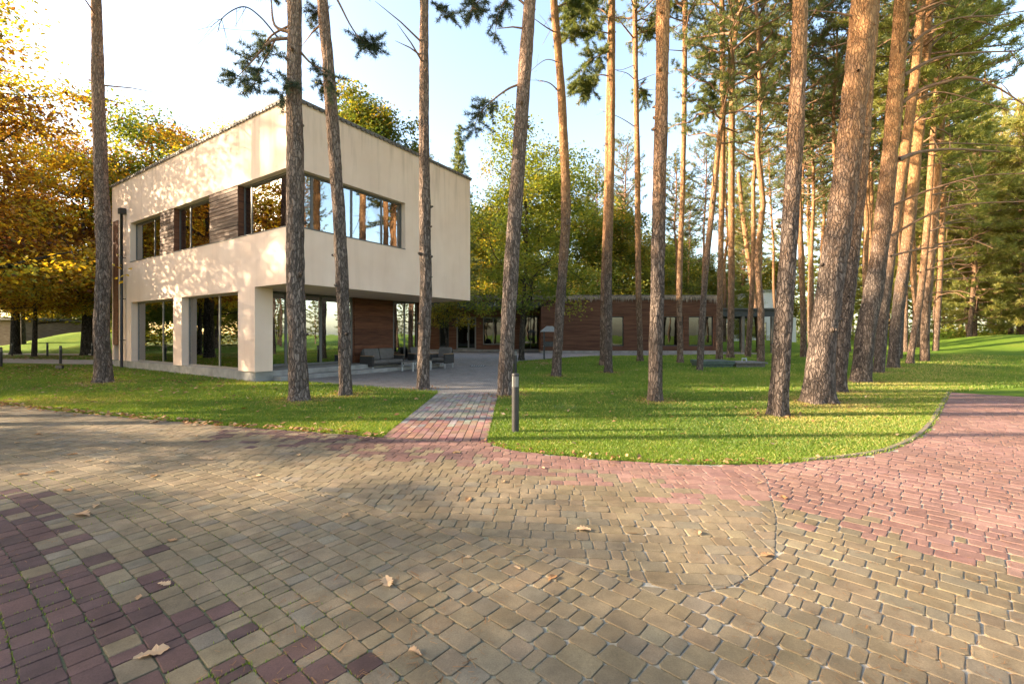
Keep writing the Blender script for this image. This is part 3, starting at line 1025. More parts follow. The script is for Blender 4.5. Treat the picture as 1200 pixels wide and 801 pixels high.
# moss and weeds in the joints at the lower left
MV, MF, MT = [], [], []
for q, x, y in blocks:
    if y > 4.6 or x > 0.2: continue
    d = ((x + 4.3) * (-1.86) - (y - 3.8) * 3.46) / 3.93
    dens = max(0.0, min(1.0, (d + 0.9) * 0.9)) * max(0, 0.25 + 1.6 * noise.noise((x * 1.4, y * 1.4, 9)))
    for k in range(int(26 * dens)):
        e = r.randrange(len(q)); a, b = q[e], q[(e + 1) % len(q)]; t = r.random()
        mx, my = lerp(a, b, t); mx += r.gauss(0, 0.003); my += r.gauss(0, 0.003)
        az, h, wd = r.uniform(0, 6.28), r.uniform(0.006, 0.018), r.uniform(0.002, 0.005)
        b = len(MV); c, sn = math.cos(az), math.sin(az)
        MV += [(mx - c * wd, my - sn * wd, 0.005), (mx + c * wd, my + sn * wd, 0.005), (mx - sn * h * .5, my + c * h * .5, 0.012 + h)]
        MF.append((b, b + 1, b + 2)); MT += [r.uniform(0.2, 0.9)] * 3
NV, NF, NT = [], [], []
for k in range(5200):
    y = 1.8 + 9 * r.random() ** 1.6; x = r.uniform(-1.15, 1.15) * y
    if not inpoly(PLAZA, x, y) or noise.noise((x * 0.7, y * 0.7, 21)) < -0.12: continue
    a_ = r.uniform(0, 6.28); l_ = r.uniform(0.015, 0.04); w_ = r.uniform(0.0008, 0.0016) * max(1, y / 3.5)
    if r.random() < 0.05: l_ *= 2.4; w_ *= 2.2
    c, sn = math.cos(a_), math.sin(a_); z_ = 0.0195
    b = len(NV); NV += [(x - sn * w_, y + c * w_, z_), (x + sn * w_, y - c * w_, z_), (x + c * l_ + sn * w_, y + sn * l_ - c * w_, z_ + 0.003), (x + c * l_ - sn * w_, y + sn * l_ + c * w_, z_ + 0.003)]
    NF.append((b, b + 1, b + 2, b + 3)); NT += [r.uniform(0, 0.5)] * 4
tag(link("needle_litter", np_mesh("needle_litter", NV, NF, M['litter'], attr=NT)), "dry pine needles and twigs scattered on the paving", "needles", kind='stuff')
tag(link("moss", np_mesh("moss", MV, MF, M['grass'], attr=MT)), "green moss and tiny weeds in the paving joints at lower left", "moss", kind='stuff')

# ------------------------------------------------------------------ main building
C0 = Vector((-6.30, 12.87, 0))
U = Vector((0.546, 0.838, 0)).normalized()
Vv = Vector((-U.y, U.x, 0))
rotU = math.atan2(U.y, U.x)
BLD = empty("villa", C0, "cream two storey box building with ribbon windows and an overhanging corner", "building", rz=rotU)
# local axes of the villa: x runs along the right face (away), y along the left face (to the left)
H0, HS, HW0, HW1, HT = 0.32, 2.95, 4.58, 6.28, 8.24
LEN, DEP = 14.4, 8.19
wl = MB()
wl.box(0, 0.3, 0, LEN, HW1, HT - 0.002)                         # left face, above the band
wl.box(0, 0.3, 0, LEN, HS, HW0)
wl.box(0, 0.3, 12.2, LEN, HW0, HW1)
wl.box(0.3, DEP, 0, 0.3, HW1, HT - 0.002)                       # right face
wl.box(0.3, DEP, 0, 0.3, HS, HW0)
wl.box(4.38, DEP, 0, 0.3, HW0, HW1)
wl.box(DEP - 0.3, DEP, 0.3, LEN, HS, HT - 0.002)                # far sides
wl.box(0.3, DEP - 0.3, LEN - 0.3, LEN, HS, HT - 0.002)
wl.box(0.3, DEP - 0.3, 0.3, LEN - 0.3, HT - 0.5, HT - 0.3)      # roof slab
wl.box(0, 0.3, 2.98, LEN, 2.86, HS)                             # lintel
wl.box(0, 0.3, 7.12, 7.845, H0, 2.86)
wl.box(0, 0.3, 12.08, 13.55, H0, 2.86)
wl.box(0, 0.3, 14.15, LEN, H0, 2.86)
wl.box(0, 0.56, 1.96, 2.98, H0, HS)                             # corner pier
wl.box(0.3, DEP, LEN - 0.3, LEN, H0, HS)
wl.build("wall", M['stucco'], BLD)
so = MB(); so.box(0.3, DEP - 0.3, 0.3, LEN - 0.3, HS + 0.012, HS + 0.3)
so.build("soffit", M['stucco'], BLD)
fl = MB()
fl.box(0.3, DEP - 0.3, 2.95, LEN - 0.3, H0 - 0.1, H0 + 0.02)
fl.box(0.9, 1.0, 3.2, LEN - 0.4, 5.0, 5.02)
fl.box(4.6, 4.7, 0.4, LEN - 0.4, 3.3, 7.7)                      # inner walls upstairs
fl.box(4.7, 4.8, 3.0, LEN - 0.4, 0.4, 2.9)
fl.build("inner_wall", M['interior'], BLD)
pl = MB()
pl.box(0.05, DEP, 2.02, LEN - 0.02, -0.1, H0 - 0.004)
pl.build("plinth", M['plinth'], BLD)
st = MB(); st.box(0.6, DEP, 1.55, 2.02, -0.1, 0.15, bev=0.01)
st.build("step", M['plinth'], BLD)
cp = MB()
cp.box(-0.06, 0.34, -0.06, LEN + 0.06, HT, HT + 0.07, bev=0.01)
cp.box(0.34, DEP + 0.06, -0.06, 0.34, HT, HT + 0.07, bev=0.01)
cp.box(DEP - 0.34, DEP + 0.06, 0.34, LEN + 0.06, HT, HT + 0.07)
cp.box(0.34, DEP - 0.34, LEN - 0.34, LEN + 0.06, HT, HT + 0.07)
co = cp.build("coping", M['coping'], BLD)
rib = MB()
y = 0.1
while y < LEN: rib.box(-0.064, -0.03, y, y + 0.13, HT - 0.05, HT + 0.04); y += 0.19
x = 0.1
while x < DEP: rib.box(x, x + 0.13, -0.064, -0.03, HT - 0.05, HT + 0.04); x += 0.19
rib.build("coping_rib", M['coping'], co)["kind"] = "stuff"
tr = MB()
tr.box(-0.012, 0.24, -0.012, 12.2, HW0 - 0.001, HW0 + 0.03)
tr.box(0.24, 4.38, -0.012, 0.24, HW0 - 0.001, HW0 + 0.03)
tr.build("sill", M['frame'], BLD)


def window_y(x, y0, y1, z0, z1, mulls, name="window", fw=0.06, glass='glass', frame='frame', depth=0.05):
    """window in a plane of constant x (left face): frame with panes"""
    fr = MB()
    fr.box(x, x + depth, y0, y1, z0, z0 + fw); fr.box(x, x + depth, y0, y1, z1 - fw, z1)
    fr.box(x, x + depth, y0, y0 + fw, z0 + fw, z1 - fw); fr.box(x, x + depth, y1 - fw, y1, z0 + fw, z1 - fw)
    for m in mulls: fr.box(x, x + depth, m - fw * 0.6, m + fw * 0.6, z0 + fw, z1 - fw)
    f = fr.build(name, M[frame], BLD)
    ed = [y0 + fw] + [e for m in mulls for e in (m - fw * 0.6, m + fw * 0.6)] + [y1 - fw]
    for a, b in zip(ed[::2], ed[1::2]):
        g = MB(); g.box(x + 0.018, x + 0.03, a, b, z0 + fw, z1 - fw)
        g.build("pane", M[glass], f)
    return f


def window_x(y, x0, x1, z0, z1, mulls, name="window", fw=0.06, glass='glass', frame='frame', depth=0.05):
    fr = MB()
    fr.box(x0, x1, y, y + depth, z0, z0 + fw); fr.box(x0, x1, y, y + depth, z1 - fw, z1)
    fr.box(x0, x0 + fw, y, y + depth, z0 + fw, z1 - fw); fr.box(x1 - fw, x1, y, y + depth, z0 + fw, z1 - fw)
    for m in mulls: fr.box(m - fw * 0.6, m + fw * 0.6, y, y + depth, z0 + fw, z1 - fw)
    f = fr.build(name, M[frame], BLD)
    ed = [x0 + fw] + [e for m in mulls for e in (m - fw * 0.6, m + fw * 0.6)] + [x1 - fw]
    for a, b in zip(ed[::2], ed[1::2]):
        g = MB(); g.box(a, b, y + 0.018, y + 0.03, z0 + fw, z1 - fw)
        g.build("pane", M[glass], f)
    return f


zb, zt = HW0 + 0.03, HW1
window_y(0.2, 9.12, 12.2, zb, zt, (10.2,))
window_y(0.2, 4.97, 7.84, zb, zt, (6.9,))
window_y(0.2, 0.26, 3.02, zb, zt, (2.55,))
window_x(0.2, 0.26, 4.38, zb, zt, (0.78, 2.2, 3.45))
window_y(0.23, 3.0, 7.12, H0, 2.86, (4.75,), frame='frame_lt')
window_y(0.23, 7.845, 12.08, H0, 2.86, (9.45,), frame='frame_lt')
window_x(2.9, 0.56, 4.30, 0.36, HS, (1.55, 2.9), glass='glass_dark', fw=0.08)
window_x(2.9, 6.42, 7.90, 0.36, HS, (7.1,), glass='glass_dark', fw=0.06)
# timber panels between the upper windows, board by board
for (a, b) in ((7.85, 9.11), (3.03, 4.96)):
    z = zb + 0.004; nb = 13; hb = (zt - zb - 0.008) / nb
    for k in range(nb):
        mb = MB(); ins = random.uniform(0.004, 0.026)
        mb.box(0, 0.02, 0, b - a, 0, hb - 0.016, bev=0.003)
        mb.build("board", M['wood_weather'], BLD, (ins, a, z + k * hb))
    bk = MB(); bk.box(0.05, 0.255, a + 0.03, b - 0.03, zb + 0.002, zt - 0.002)
    bk.box(0.03, 0.25, a - 0.002, a + 0.028, zb + 0.002, zt - 0.002); bk.box(0.03, 0.25, b - 0.028, b + 0.002, zb + 0.002, zt - 0.002)
    bk.build("panel_frame", M['wood_red'], BLD)
# timber wall under the overhang
nb = 19; hb = (HS - 0.34) / nb
for k in range(nb):
    mb = MB(); mb.box(0, 2.02, 0, 0.025, 0, hb - 0.006, bev=0.003)
    mb.build("board", M['wood_red'], BLD, (4.38, 2.88 + random.uniform(-0.004, 0.004), 0.34 + k * hb))
bk = MB(); bk.box(4.31, 6.41, 2.91, 3.0, 0.33, HS); bk.build("wall_backing", M['wood_red'], BLD)
pc = MB(); pc.box(7.91, 8.15, 2.75, 2.99, 0.31, HS + 0.011); pc.build("pillar", M['wood_red'], BLD)
# tall timber strip by the left end
for k in range(3):
    mb = MB(); mb.box(0, 0.03, 0, 0.19, 0, 5.6, bev=0.004)
    mb.build("board", M['wood_red'], BLD, (-0.035, 13.57 + k * 0.195, 1.0))
# downpipe
dp = MB()
dp.tube([(-0.14, 12.72, 0.02), (-0.14, 12.72, 6.75)], [0.055, 0.055], 12)
pipe = dp.build("downpipe", M['pipe'], BLD)
hd = MB(); hd.box(-0.24, -0.012, 12.60, 12.84, 6.72, 6.98, bev=0.02)
hd.build("rain_head", M['pipe'], pipe)
for z in (1.2, 3.0, 4.8):
    b = MB(); b.cyl(-0.14, 12.72, z, z + 0.05, 0.068, n=12); b.box(-0.09, 0.005, 12.70, 12.74, z + 0.01, z + 0.04); b.build("pipe_clip", M['pipe'], pipe)
# curtains behind the upper windows
def curtain(axis_, c, a, b, z0, z1):
    vs, fs = [], []
    n = int((b - a) / 0.06)
    for i in range(n + 1):
        t = a + (b - a) * i / n; d = 0.035 * math.sin(i * 1.5)
        for z in (z0, z1):
            vs.append((c + d, t, z) if axis_ == 'y' else (t, c + d, z))
    fs = [(2 * i, 2 * i + 2, 2 * i + 3, 2 * i + 1) for i in range(n)]
    mb = MB(); mb.add(vs, fs); return mb
curtain('y', 0.5, 0.5, 3.4, 3.4, HW1 + 0.1).build("curtain", M['curtain'], BLD)
curtain('y', 0.5, 10.6, 12.1, 3.4, HW1 + 0.1).build("curtain", M['curtain'], BLD)

# ------------------------------------------------------------------ long timber building at the back
YB = 35.0
BK = empty("pavilion", (0, YB, 0), "long low brown timber clad building behind the pines with a flat roof", "building")
def bx(px, Y=YB): return (px - 600) * Y / F
Xa, Xb, Xc = bx(634), bx(840), bx(500, 38.0)
HB = 4.5
def cladding(x0, x1, y, z0, z1, holes, name, parent=BK):
    """board by board wall facing the viewer, with openings cut out; the boards are a couple of pixels each"""
    mb = MB(); z = z0; h = 0.15
    while z < z1 - 0.01:
        zt_ = min(z + h, z1)
        segs = [(x0, x1)]
        for (a, b, c, d) in holes:
            if zt_ > c + 0.01 and z < d - 0.01:
                ns = []
                for s0, s1 in segs:
                    if b <= s0 or a >= s1: ns.append((s0, s1)); continue
                    if a > s0: ns.append((s0, a))
                    if b < s1: ns.append((b, s1))
                segs = ns
        for s0, s1 in segs:
            # broken into board lengths
            p = s0
            while p < s1 - 1e-3:
                q = min(s1, p + random.uniform(2.2, 4.2))
                if s1 - q < 0.5: q = s1
                e = random.uniform(0, 0.012)
                mb.box(p + 0.003, q - 0.003, y - 0.03 - e, y, z + 0.004, zt_ - 0.004)
                p = q
        z += h
    o = mb.build(name, M['wood_back'], parent); o['kind'] = 'stuff'
    return o
def at(px, py, Y): return ((px - 600) * Y / F, EYE + (HOR - py) * Y / F)
holesR = [(bx(703), bx(731), 0.55, 2.85), (bx(777), bx(801), 0.55, 2.85), (bx(807), bx(836), 0.55, 2.85)]
cladding(Xa, Xb, 0, 0.25, HB - 0.35, holesR, "cladding")
wb = MB()
segs = [Xa] + [e for h in holesR for e in h[:2]] + [Xb]
for a, b in zip(segs[::2], segs[1::2]): wb.box(a + 0.002, b - 0.002, 0.002, 0.25, 0.2, HB - 0.4)
for h in holesR:
    wb.box(h[0], h[1], 0.002, 0.25, 0.2, h[2]); wb.box(h[0], h[1], 0.002, 0.25, h[3], HB - 0.4)
wb.box(Xa, Xa + 0.25, 0.25, 3.0, 0.2, HB - 0.4)
wb.box(Xb - 0.25, Xb, 5.2, 9.0, 0.2, HB - 0.4)
wb.box(Xa, bx(806), 8.75, 9.0, 0.2, HB - 0.4)
wb.box(Xc, Xa, 3.03, 3.25, 0.2, 0.4)
wb.build("wall", M['wood_back'], BK)
rf = MB(); rf.box(Xc - 0.2, Xb + 0.1, -0.12, 9.2, HB - 0.34, HB - 0.1); rf.box(Xc - 0.22, Xb + 0.12, -0.16, 9.25, HB - 0.098, HB)
rf.build("roof", M['coping'], BK)
bs = MB(); bs.box(Xa - 0.02, Xb + 0.02, -0.06, 9, 0.0, 0.2); bs.box(Xc, Xa, 2.9, 9, 0, 0.2); bs.build("plinth", M['plinth'], BK)
# ragged dry fringe hanging over the parapet
fg = MB(); r = random.Random(3)
x = Xc - 0.1
while x < Xb:
    wv = r.uniform(0.03, 0.075); l = r.uniform(0.15, 0.6) * (0.6 + 0.5 * noise.noise((x * 0.8, 1, 1)) + 0.3)
    zt0 = HB - r.uniform(0.06, 0.14)
    fg.add([(x - wv, -0.17 - r.uniform(0, .03), zt0), (x + wv, -0.17 - r.uniform(0, .03), zt0), (x + r.uniform(-0.06, 0.06), -0.19, zt0 - l)], [(0, 1, 2)])
    x += r.uniform(0.03, 0.085)
o = fg.build("fringe", M['fringe'], BK); o['kind'] = 'stuff'
def win_back(x0, x1, y, z0, z1, mulls=(), name="window", fm='dark_metal', glass='glass_far', fw=0.07, parent=BK):
    f = MB()
    f.box(x0, x1, y, y + 0.08, z0, z0 + fw); f.box(x0, x1, y, y + 0.08, z1 - fw, z1)
    f.box(x0, x0 + fw, y, y + 0.08, z0 + fw, z1 - fw); f.box(x1 - fw, x1, y, y + 0.08, z0 + fw, z1 - fw)
    for m in mulls: f.box(m - fw / 2, m + fw / 2, y, y + 0.08, z0 + fw, z1 - fw)
    fo = f.build(name, M[fm], parent)
    ed = [x0 + fw] + [e for m in mulls for e in (m - fw / 2, m + fw / 2)] + [x1 - fw]
    for a, b in zip(ed[::2], ed[1::2]):
        g = MB(); g.box(a, b, y + 0.03, y + 0.045, z0 + fw, z1 - fw); g.build("pane", M[glass], fo)
    return fo
for h in holesR:
    win_back(h[0], h[1], 0.1, h[2], h[3], ((h[0] + h[1]) / 2,) if h[1] - h[0] > 1.7 else ())
# entrance section set back, with canopy
YE = 38.0
def ex(px): return (px - 600) * YE / F
door0, door1 = ex(535), ex(558)
holesL = [(ex(515), ex(526), 0.4, 2.8), (door0, door1, 0.2, 2.85), (ex(566), ex(589), 0.6, 2.85), (ex(610), ex(633), 0.2, 3.0)]
cladding(Xc, Xa, 3.0, 0.25, HB - 0.35, holesL, "cladding")
wb = MB(); segs = [Xc] + [e for h in holesL for e in h[:2]] + [Xa]
for a, b in zip(segs[::2], segs[1::2]): wb.box(a + 0.002, b - 0.002, 3.002, 3.02, 0.4, HB - 0.4)
wb.box(Xc, Xa, 3.25, 3.3, 3.05, HB - 0.4)
wb.build("wall_backing", M['wood_red'], BK)
ib = MB(); ib.box(Xc, Xa, 5.5, 5.6, 0.2, HB - 0.4); ib.box(Xa + 0.3, bx(760), 5.5, 5.6, 0.2, HB - 0.4); ib.build("inner_wall", M['interior'], BK)
win_back(ex(515), ex(526), 3.0, 0.4, 2.8)
win_back(ex(566), ex(589), 3.0, 0.6, 2.85, (ex(578),), fm='frame_lt')
win_back(ex(610), ex(633), 3.0, 0.2, 3.0, (ex(622),))
dr = win_back(door0, door1, 2.97, 0.2, 2.85, (ex(549),), "door", 'frame_lt', fw=0.12)
hnd = MB(); hnd.tube([(ex(548), 2.9, 0.95), (ex(548), 2.9, 1.6)], [0.025, 0.025], 8); hnd.build("handle", M['zinc'], dr)
tb = MB(); tb.box(door0 + 0.12, door1 - 0.12, 2.99, 3.03, 2.25, 2.37); tb.build("transom", M['frame_lt'], dr)
cn = MB(); cn.box(Xc - 2.2, Xa - 0.01, -0.1, 2.9, HB - 0.98, HB - 0.55, bev=0.02)
can = cn.build("canopy", M['dark_metal'], BK)
fs_ = MB(); fs_.box(Xc - 0.2, Xa - 0.005, -0.05, 0.1, HB - 0.54, HB - 0.345); fs_.build("fascia", M['wood_back'], BK)
for px in (560, 580, 600):
    c = MB(); c.tube([(bx(px), -0.11, HB - 0.55), (bx(px), -0.11, HB - 0.80)], [0.03, 0.03], 8); c.build("canopy_light", M['zinc'], can)
# open pergola to the right
pg = MB()
x0, x1 = Xb + 0.02, bx(909)
pg.box(x0, x1, 0.0, 0.22, 2.85, 3.35)
pg.box(x0, x1, 4.8, 5.0, 2.85, 3.35)
pg.box(x1 - 0.2, x1 - 0.002, 0.22, 4.8, 2.86, 3.34)
perg = pg.build("pergola_beam", M['dark_metal'], BK)
ra = MB(); ra.box(x0, x1 + 0.3, -0.25, 5.3, 3.353, 3.48); ra.build("pergola_roof", M['dark_metal'], BK)
for xx, yy in ((bx(871), 0.1), (x1 - 0.2, 0.1), (x1 - 0.2, 4.9), (bx(871), 4.9)):
    po = MB(); po.box(xx - 0.11, xx + 0.11, yy - 0.11 + 0.0, yy + 0.109, 0, 2.849); po.build("post", M['coping'], BK)

# ------------------------------------------------------------------ white house and brown house beyond the wood
WH = empty("white_house", (24, 58, 0), "white rendered house seen between trunks behind the timber building's pergola", "building")
mb = MB(); mb.box(-2, 12.5, 0, 9, 0, 3.6); mb.box(9.0, 12.4, 1, 8, 3.6, 7.0); mb.build("wall", M['white'], WH)
for k in range(6):
    x = -1.4 + k * 2.25
    g = MB(); g.box(x, x + 1.1, -0.03, 0.05, 0.2, 3.0)
    f = g.build("window", M['frame_lt'], WH)
    g = MB(); g.box(x + 0.1, x + 1.0, -0.045, -0.031, 0.3, 2.9); g.build("pane", M['glass_dark'], f)
mb = MB(); mb.box(-2.4, 8.19, -0.5, 9.4, 3.602, 3.95); mb.build("roof", M['roof_grey'], WH)
mb = MB(); mb.box(8.8, 12.6, 0.8, 8.2, 7.002, 7.25); mb.build("roof", M['roof_grey'], WH)
WH2 = empty("white_house", (6.8, 62, 0), "white house with a grey roof half hidden by oak leaves behind the timber building", "building")
mb = MB(); mb.box(-5, 5, 0, 8, 0, 7.0); mb.build("wall", M['white'], WH2)
mb = MB(); mb.add([(-5.5, -.5, 7.0), (5.5, -.5, 7.0), (5.5, 8.5, 7.0), (-5.5, 8.5, 7.0), (-2, 4, 9), (2, 4, 9)], [(0, 1, 5, 4), (1, 2, 5), (2, 3, 4, 5), (3, 0, 4), (3, 2, 1, 0)]); mb.build("roof", M['roof_grey'], WH2)
for k in range(3):
    g = MB(); x = -3.6 + k * 2.8; g.box(x, x + 1.3, -0.03, 0.03, 4.3, 6.0); f = g.build("window", M['frame_lt'], WH2)
    g = MB(); g.box(x + .1, x + 1.2, -0.045, -0.031, 4.4, 5.9); g.build("pane", M['glass_dark'], f)
BH = empty("brown_house", (-62, 52, 0), "low brown building at far left beyond the grassy mound", "building")
mb = MB(); mb.box(-14, 5, 0, 8, 0, 3.1); mb.build("wall", M['wood_weather'], BH)
mb = MB(); mb.box(-14.4, 5.4, -0.5, 8.5, 3.102, 3.4); mb.build("roof", M['coping'], BH)
for k in range(3):
    g = MB(); x = -12 + k * 5.0; g.box(x, x + 2.2, -0.04, 0.03, 0.6, 2.5); f = g.build("window", M['frame'], BH)
    g = MB(); g.box(x + .1, x + 2.1, -0.055, -0.041, 0.7, 2.4); g.build("pane", M['glass_dark'], f)


# ------------------------------------------------------------------ trees
def trunk_mesh(path, radii, n, step, z_fine, seed, mat, amp=0.03, stubs=6, top_coarse=0.8, flare=0.36):
    """path: Vectors from base to top (local), radii at same points; bent tapered stem with lumpy bark"""
    P = [Vector(p) for p in path]
    cum = [0]
    for a, b in zip(P[:-1], P[1:]): cum.append(cum[-1] + (b - a).length)
    sm = []; 
    for i in range(len(P) - 1):
        p0, p1, p2, p3 = P[max(i - 1, 0)], P[i], P[i + 1], P[min(i + 2, len(P) - 1)]
        seg = cum[i + 1] - cum[i]
        k = max(2, int(seg / (step if P[i].z < z_fine else top_coarse)))
        for j in range(k):
            t = j / k
            q = 0.5 * ((2 * p1) + (p2 - p0) * t + (2 * p0 - 5 * p1 + 4 * p2 - p3) * t * t + (3 * p1 - p0 - 3 * p2 + p3) * t ** 3)
            sm.append((q, radii[i] + (radii[i + 1] - radii[i]) * t))
    sm.append((P[-1], radii[-1]))
    vs, fs = [], []
    so_ = seed * 13.7
    for i, (c, rd) in enumerate(sm):
        zz = c.z
        fl_ = 1 + flare * math.exp(-max(zz, 0) / 0.22)
        for k in range(n):
            t = 2 * math.pi * k / n
            ct, stt = math.cos(t), math.sin(t)
            nz = noise.noise((ct * 1.3 + so_, stt * 1.3, zz * 0.9)) * 0.10
            nz2 = noise.noise((ct * 4.5 + so_, stt * 4.5, zz * 2.2)) + 0.7 * noise.noise((ct * 11 + so_, stt * 11, zz * 5))
            root = 0.24 * math.exp(-max(zz, 0) / 0.12) * math.sin(t * 4 + seed) * (flare > 0.1)
            R = rd * (fl_ + nz + root) + amp * nz2 * (0.5 + min(1, rd / 0.2) * 0.5)
            vs.append((c.x + ct * R, c.y + stt * R, c.z - (0.06 if i == 0 else 0)))
    for i in range(len(sm) - 1):
        for k in range(n):
            k2 = (k + 1) % n
            fs.append((i * n + k, i * n + k2, (i + 1) * n + k2, (i + 1) * n + k))
    mb = MB(); mb.add(vs, fs, smooth=True)
    r = random.Random(seed)
    for s in range(stubs):
        c, rd = sm[int(len(sm) * r.uniform(0.1, 0.8))]
        az = r.uniform(0, 6.28); d = Vector((math.cos(az), math.sin(az), r.uniform(-0.1, 0.4)))
        b = c + d * rd * 0.85
        l = r.uniform(0.05, 0.12); q = rd * r.uniform(0.16, 0.3)
        mb.tube([b, b + d * l * 0.5, b + d * l], [q * 1.5, q, q * 0.6], 6)
    return mb.mesh("trunk", mat)


def tufts(cent, dirs, nb, length, width, seed, tint_mu=0.5, tint_sd=0.18, along=0.75):
    """needle tufts: nb thin blades fanning out from each centre"""
    r = np.random.default_rng(seed)
    N_ = len(cent)
    c = np.repeat(cent, nb, 0); d0 = np.repeat(dirs, nb, 0)
    d = d0 * along + r.normal(0, 0.62, (N_ * nb, 3)); d /= np.linalg.norm(d, axis=1, keepdims=True)
    l = length * r.uniform(0.65, 1.15, (N_ * nb, 1))
    side = np.cross(d, r.normal(0, 1, (N_ * nb, 3))); side /= np.linalg.norm(side, axis=1, keepdims=True) + 1e-9
    c = c + r.normal(0, length * 0.12, c.shape)
    V = np.stack([c - side * width, c + side * width, c + d * l], 1).reshape(-1, 3)
    Fi = np.arange(N_ * nb * 3).reshape(-1, 3)
    t = np.repeat(np.clip(r.normal(tint_mu, tint_sd, N_), 0.02, 0.98), nb)
    t = np.clip(t + r.normal(0, 0.06, len(t)), 0, 1)
    return V, Fi, np.repeat(t, 3)


def pine_crown(seed, z0, z1, R, n_br=46, droop=0.0, twl=(0.35, 0.9), per=9, nb=14, nlen=0.17, nw=0.012, side=None, bare=3, tint_mu=0.5):
    """branches and needle tufts of a pine crown around a straight axis; returns (branch MB, tuft arrays)"""
    r = random.Random(seed); mb = MB(); cent, dirs, = [], []
    for b in range(n_br):
        t = (b + r.random()) / n_br
        z = z0 + (z1 - z0) * t ** 0.9
        prof = (0.35 + 0.65 * math.sin(min(1, (t * 0.8 + 0.22)) * math.pi) ** 0.8) if t < 0.96 else 0.3
        L_ = R * prof * r.uniform(0.6, 1.15)
        az = b * 2.399 + r.uniform(-0.5, 0.5)
        if side is not None and r.random() < 0.6: az = side + r.gauss(0, 0.7)
        el = r.uniform(0.0, 0.35) + 0.55 * t - droop * (1 - t)
        d = Vector((math.cos(az) * math.cos(el), math.sin(az) * math.cos(el), math.sin(el)))
        sag = r.uniform(-0.05, 0.25) - droop * 0.3
        pts = [Vector((0, 0, z)) + d * L_ * k / 5 + Vector((0, 0, sag * L_ * (k / 5) ** 2)) + Vector((r.gauss(0, .05), r.gauss(0, .05), r.gauss(0, .04))) * k for k in range(6)]
        rb = 0.012 + 0.016 * L_
        mb.tube(pts, [rb * (1 - 0.16 * k) for k in range(6)], 5, caps=False)
        m = max(3, int(per * L_ / 2.2 + 2))
        for q in range(m):
            tt = 0.32 + 0.68 * (q + r.random()) / m
            i = min(4, int(tt * 5)); f_ = tt * 5 - i
            p = pts[i].lerp(pts[i + 1], f_)
            sd = d.cross(Vector((0, 0, 1))).normalized() * r.choice((-1, 1))
            dd = (d * r.uniform(0.3, 1.0) + sd * r.uniform(0.2, 1.0) + Vector((0, 0, r.uniform(-0.1, 0.6)))).normalized()
            ln = r.uniform(*twl) * (1.15 - 0.4 * tt)
            e = p + dd * ln
            mb.tube([p, (p + e) / 2 + Vector((0, 0, -0.03)), e], [0.008, 0.006, 0.004], 3, caps=False)
            k = 0.25
            while k <= 1.0:
                cc = p.lerp(e, k) + Vector((r.gauss(0, .05), r.gauss(0, .05), r.gauss(0, .05)))
                cent.append(cc); dirs.append((dd + Vector((0, 0, 0.35))).normalized())
                k += 0.16 / ln * r.uniform(0.8, 1.4)
    # bare dead branches below the crown
    for b in range(bare):
        z = z0 - r.uniform(0.3, 3.5); az = r.uniform(0, 6.28); L_ = r.uniform(0.6, 1.8)
        d = Vector((math.cos(az), math.sin(az), r.uniform(-0.15, 0.35)))
        mb.tube([Vector((0, 0, z)), Vector((0, 0, z)) + d * L_ * 0.5 + Vector((0, 0, 0.05)), Vector((0, 0, z)) + d * L_], [0.03, 0.018, 0.005], 5, caps=False)
    V, Fi, t = tufts(np.array([tuple(c) for c in cent]), np.array([tuple(c) for c in dirs]), nb, nlen, nw, seed, tint_mu)
    return mb, (V, Fi, t)


def leaf_cloud(seed, clusters, per, sig, size, tint_mu, tint_sd, ctint_sd=0.16):
    """clusters: (N,3) centres; per leaves around each; each leaf a folded rhombus"""
    r = np.random.default_rng(seed)
    N_ = len(clusters) * per
    off = r.normal(0, 1, (N_, 3)) * np.array(sig)
    c = np.repeat(np.asarray(clusters), per, 0) + off
    nrm = r.normal(0, 1, (N_, 3)); nrm[:, 2] = np.abs(nrm[:, 2]) + 0.7
    nrm /= np.linalg.norm(nrm, axis=1, keepdims=True)
    a = np.cross(nrm, r.normal(0, 1, (N_, 3))); a /= np.linalg.norm(a, axis=1, keepdims=True)
    b = np.cross(nrm, a)
    s = size * r.uniform(0.6, 1.2, (N_, 1))
    V = np.stack([c - a * s * 0.6, c + b * s * 0.36 + nrm * s * 0.12, c + a * s * 0.6, c - b * s * 0.36 + nrm * s * 0.12], 1).reshape(-1, 3)
    i = np.arange(N_)[:, None] * 4
    Fi = np.concatenate([i + np.array([[0, 1, 2]]), i + np.array([[0, 2, 3]])])
    t = np.repeat(r.normal(tint_mu, ctint_sd, len(clusters)), per) + r.normal(0, tint_sd, N_)
    return V, Fi, np.repeat(np.clip(t, 0, 1), 4)


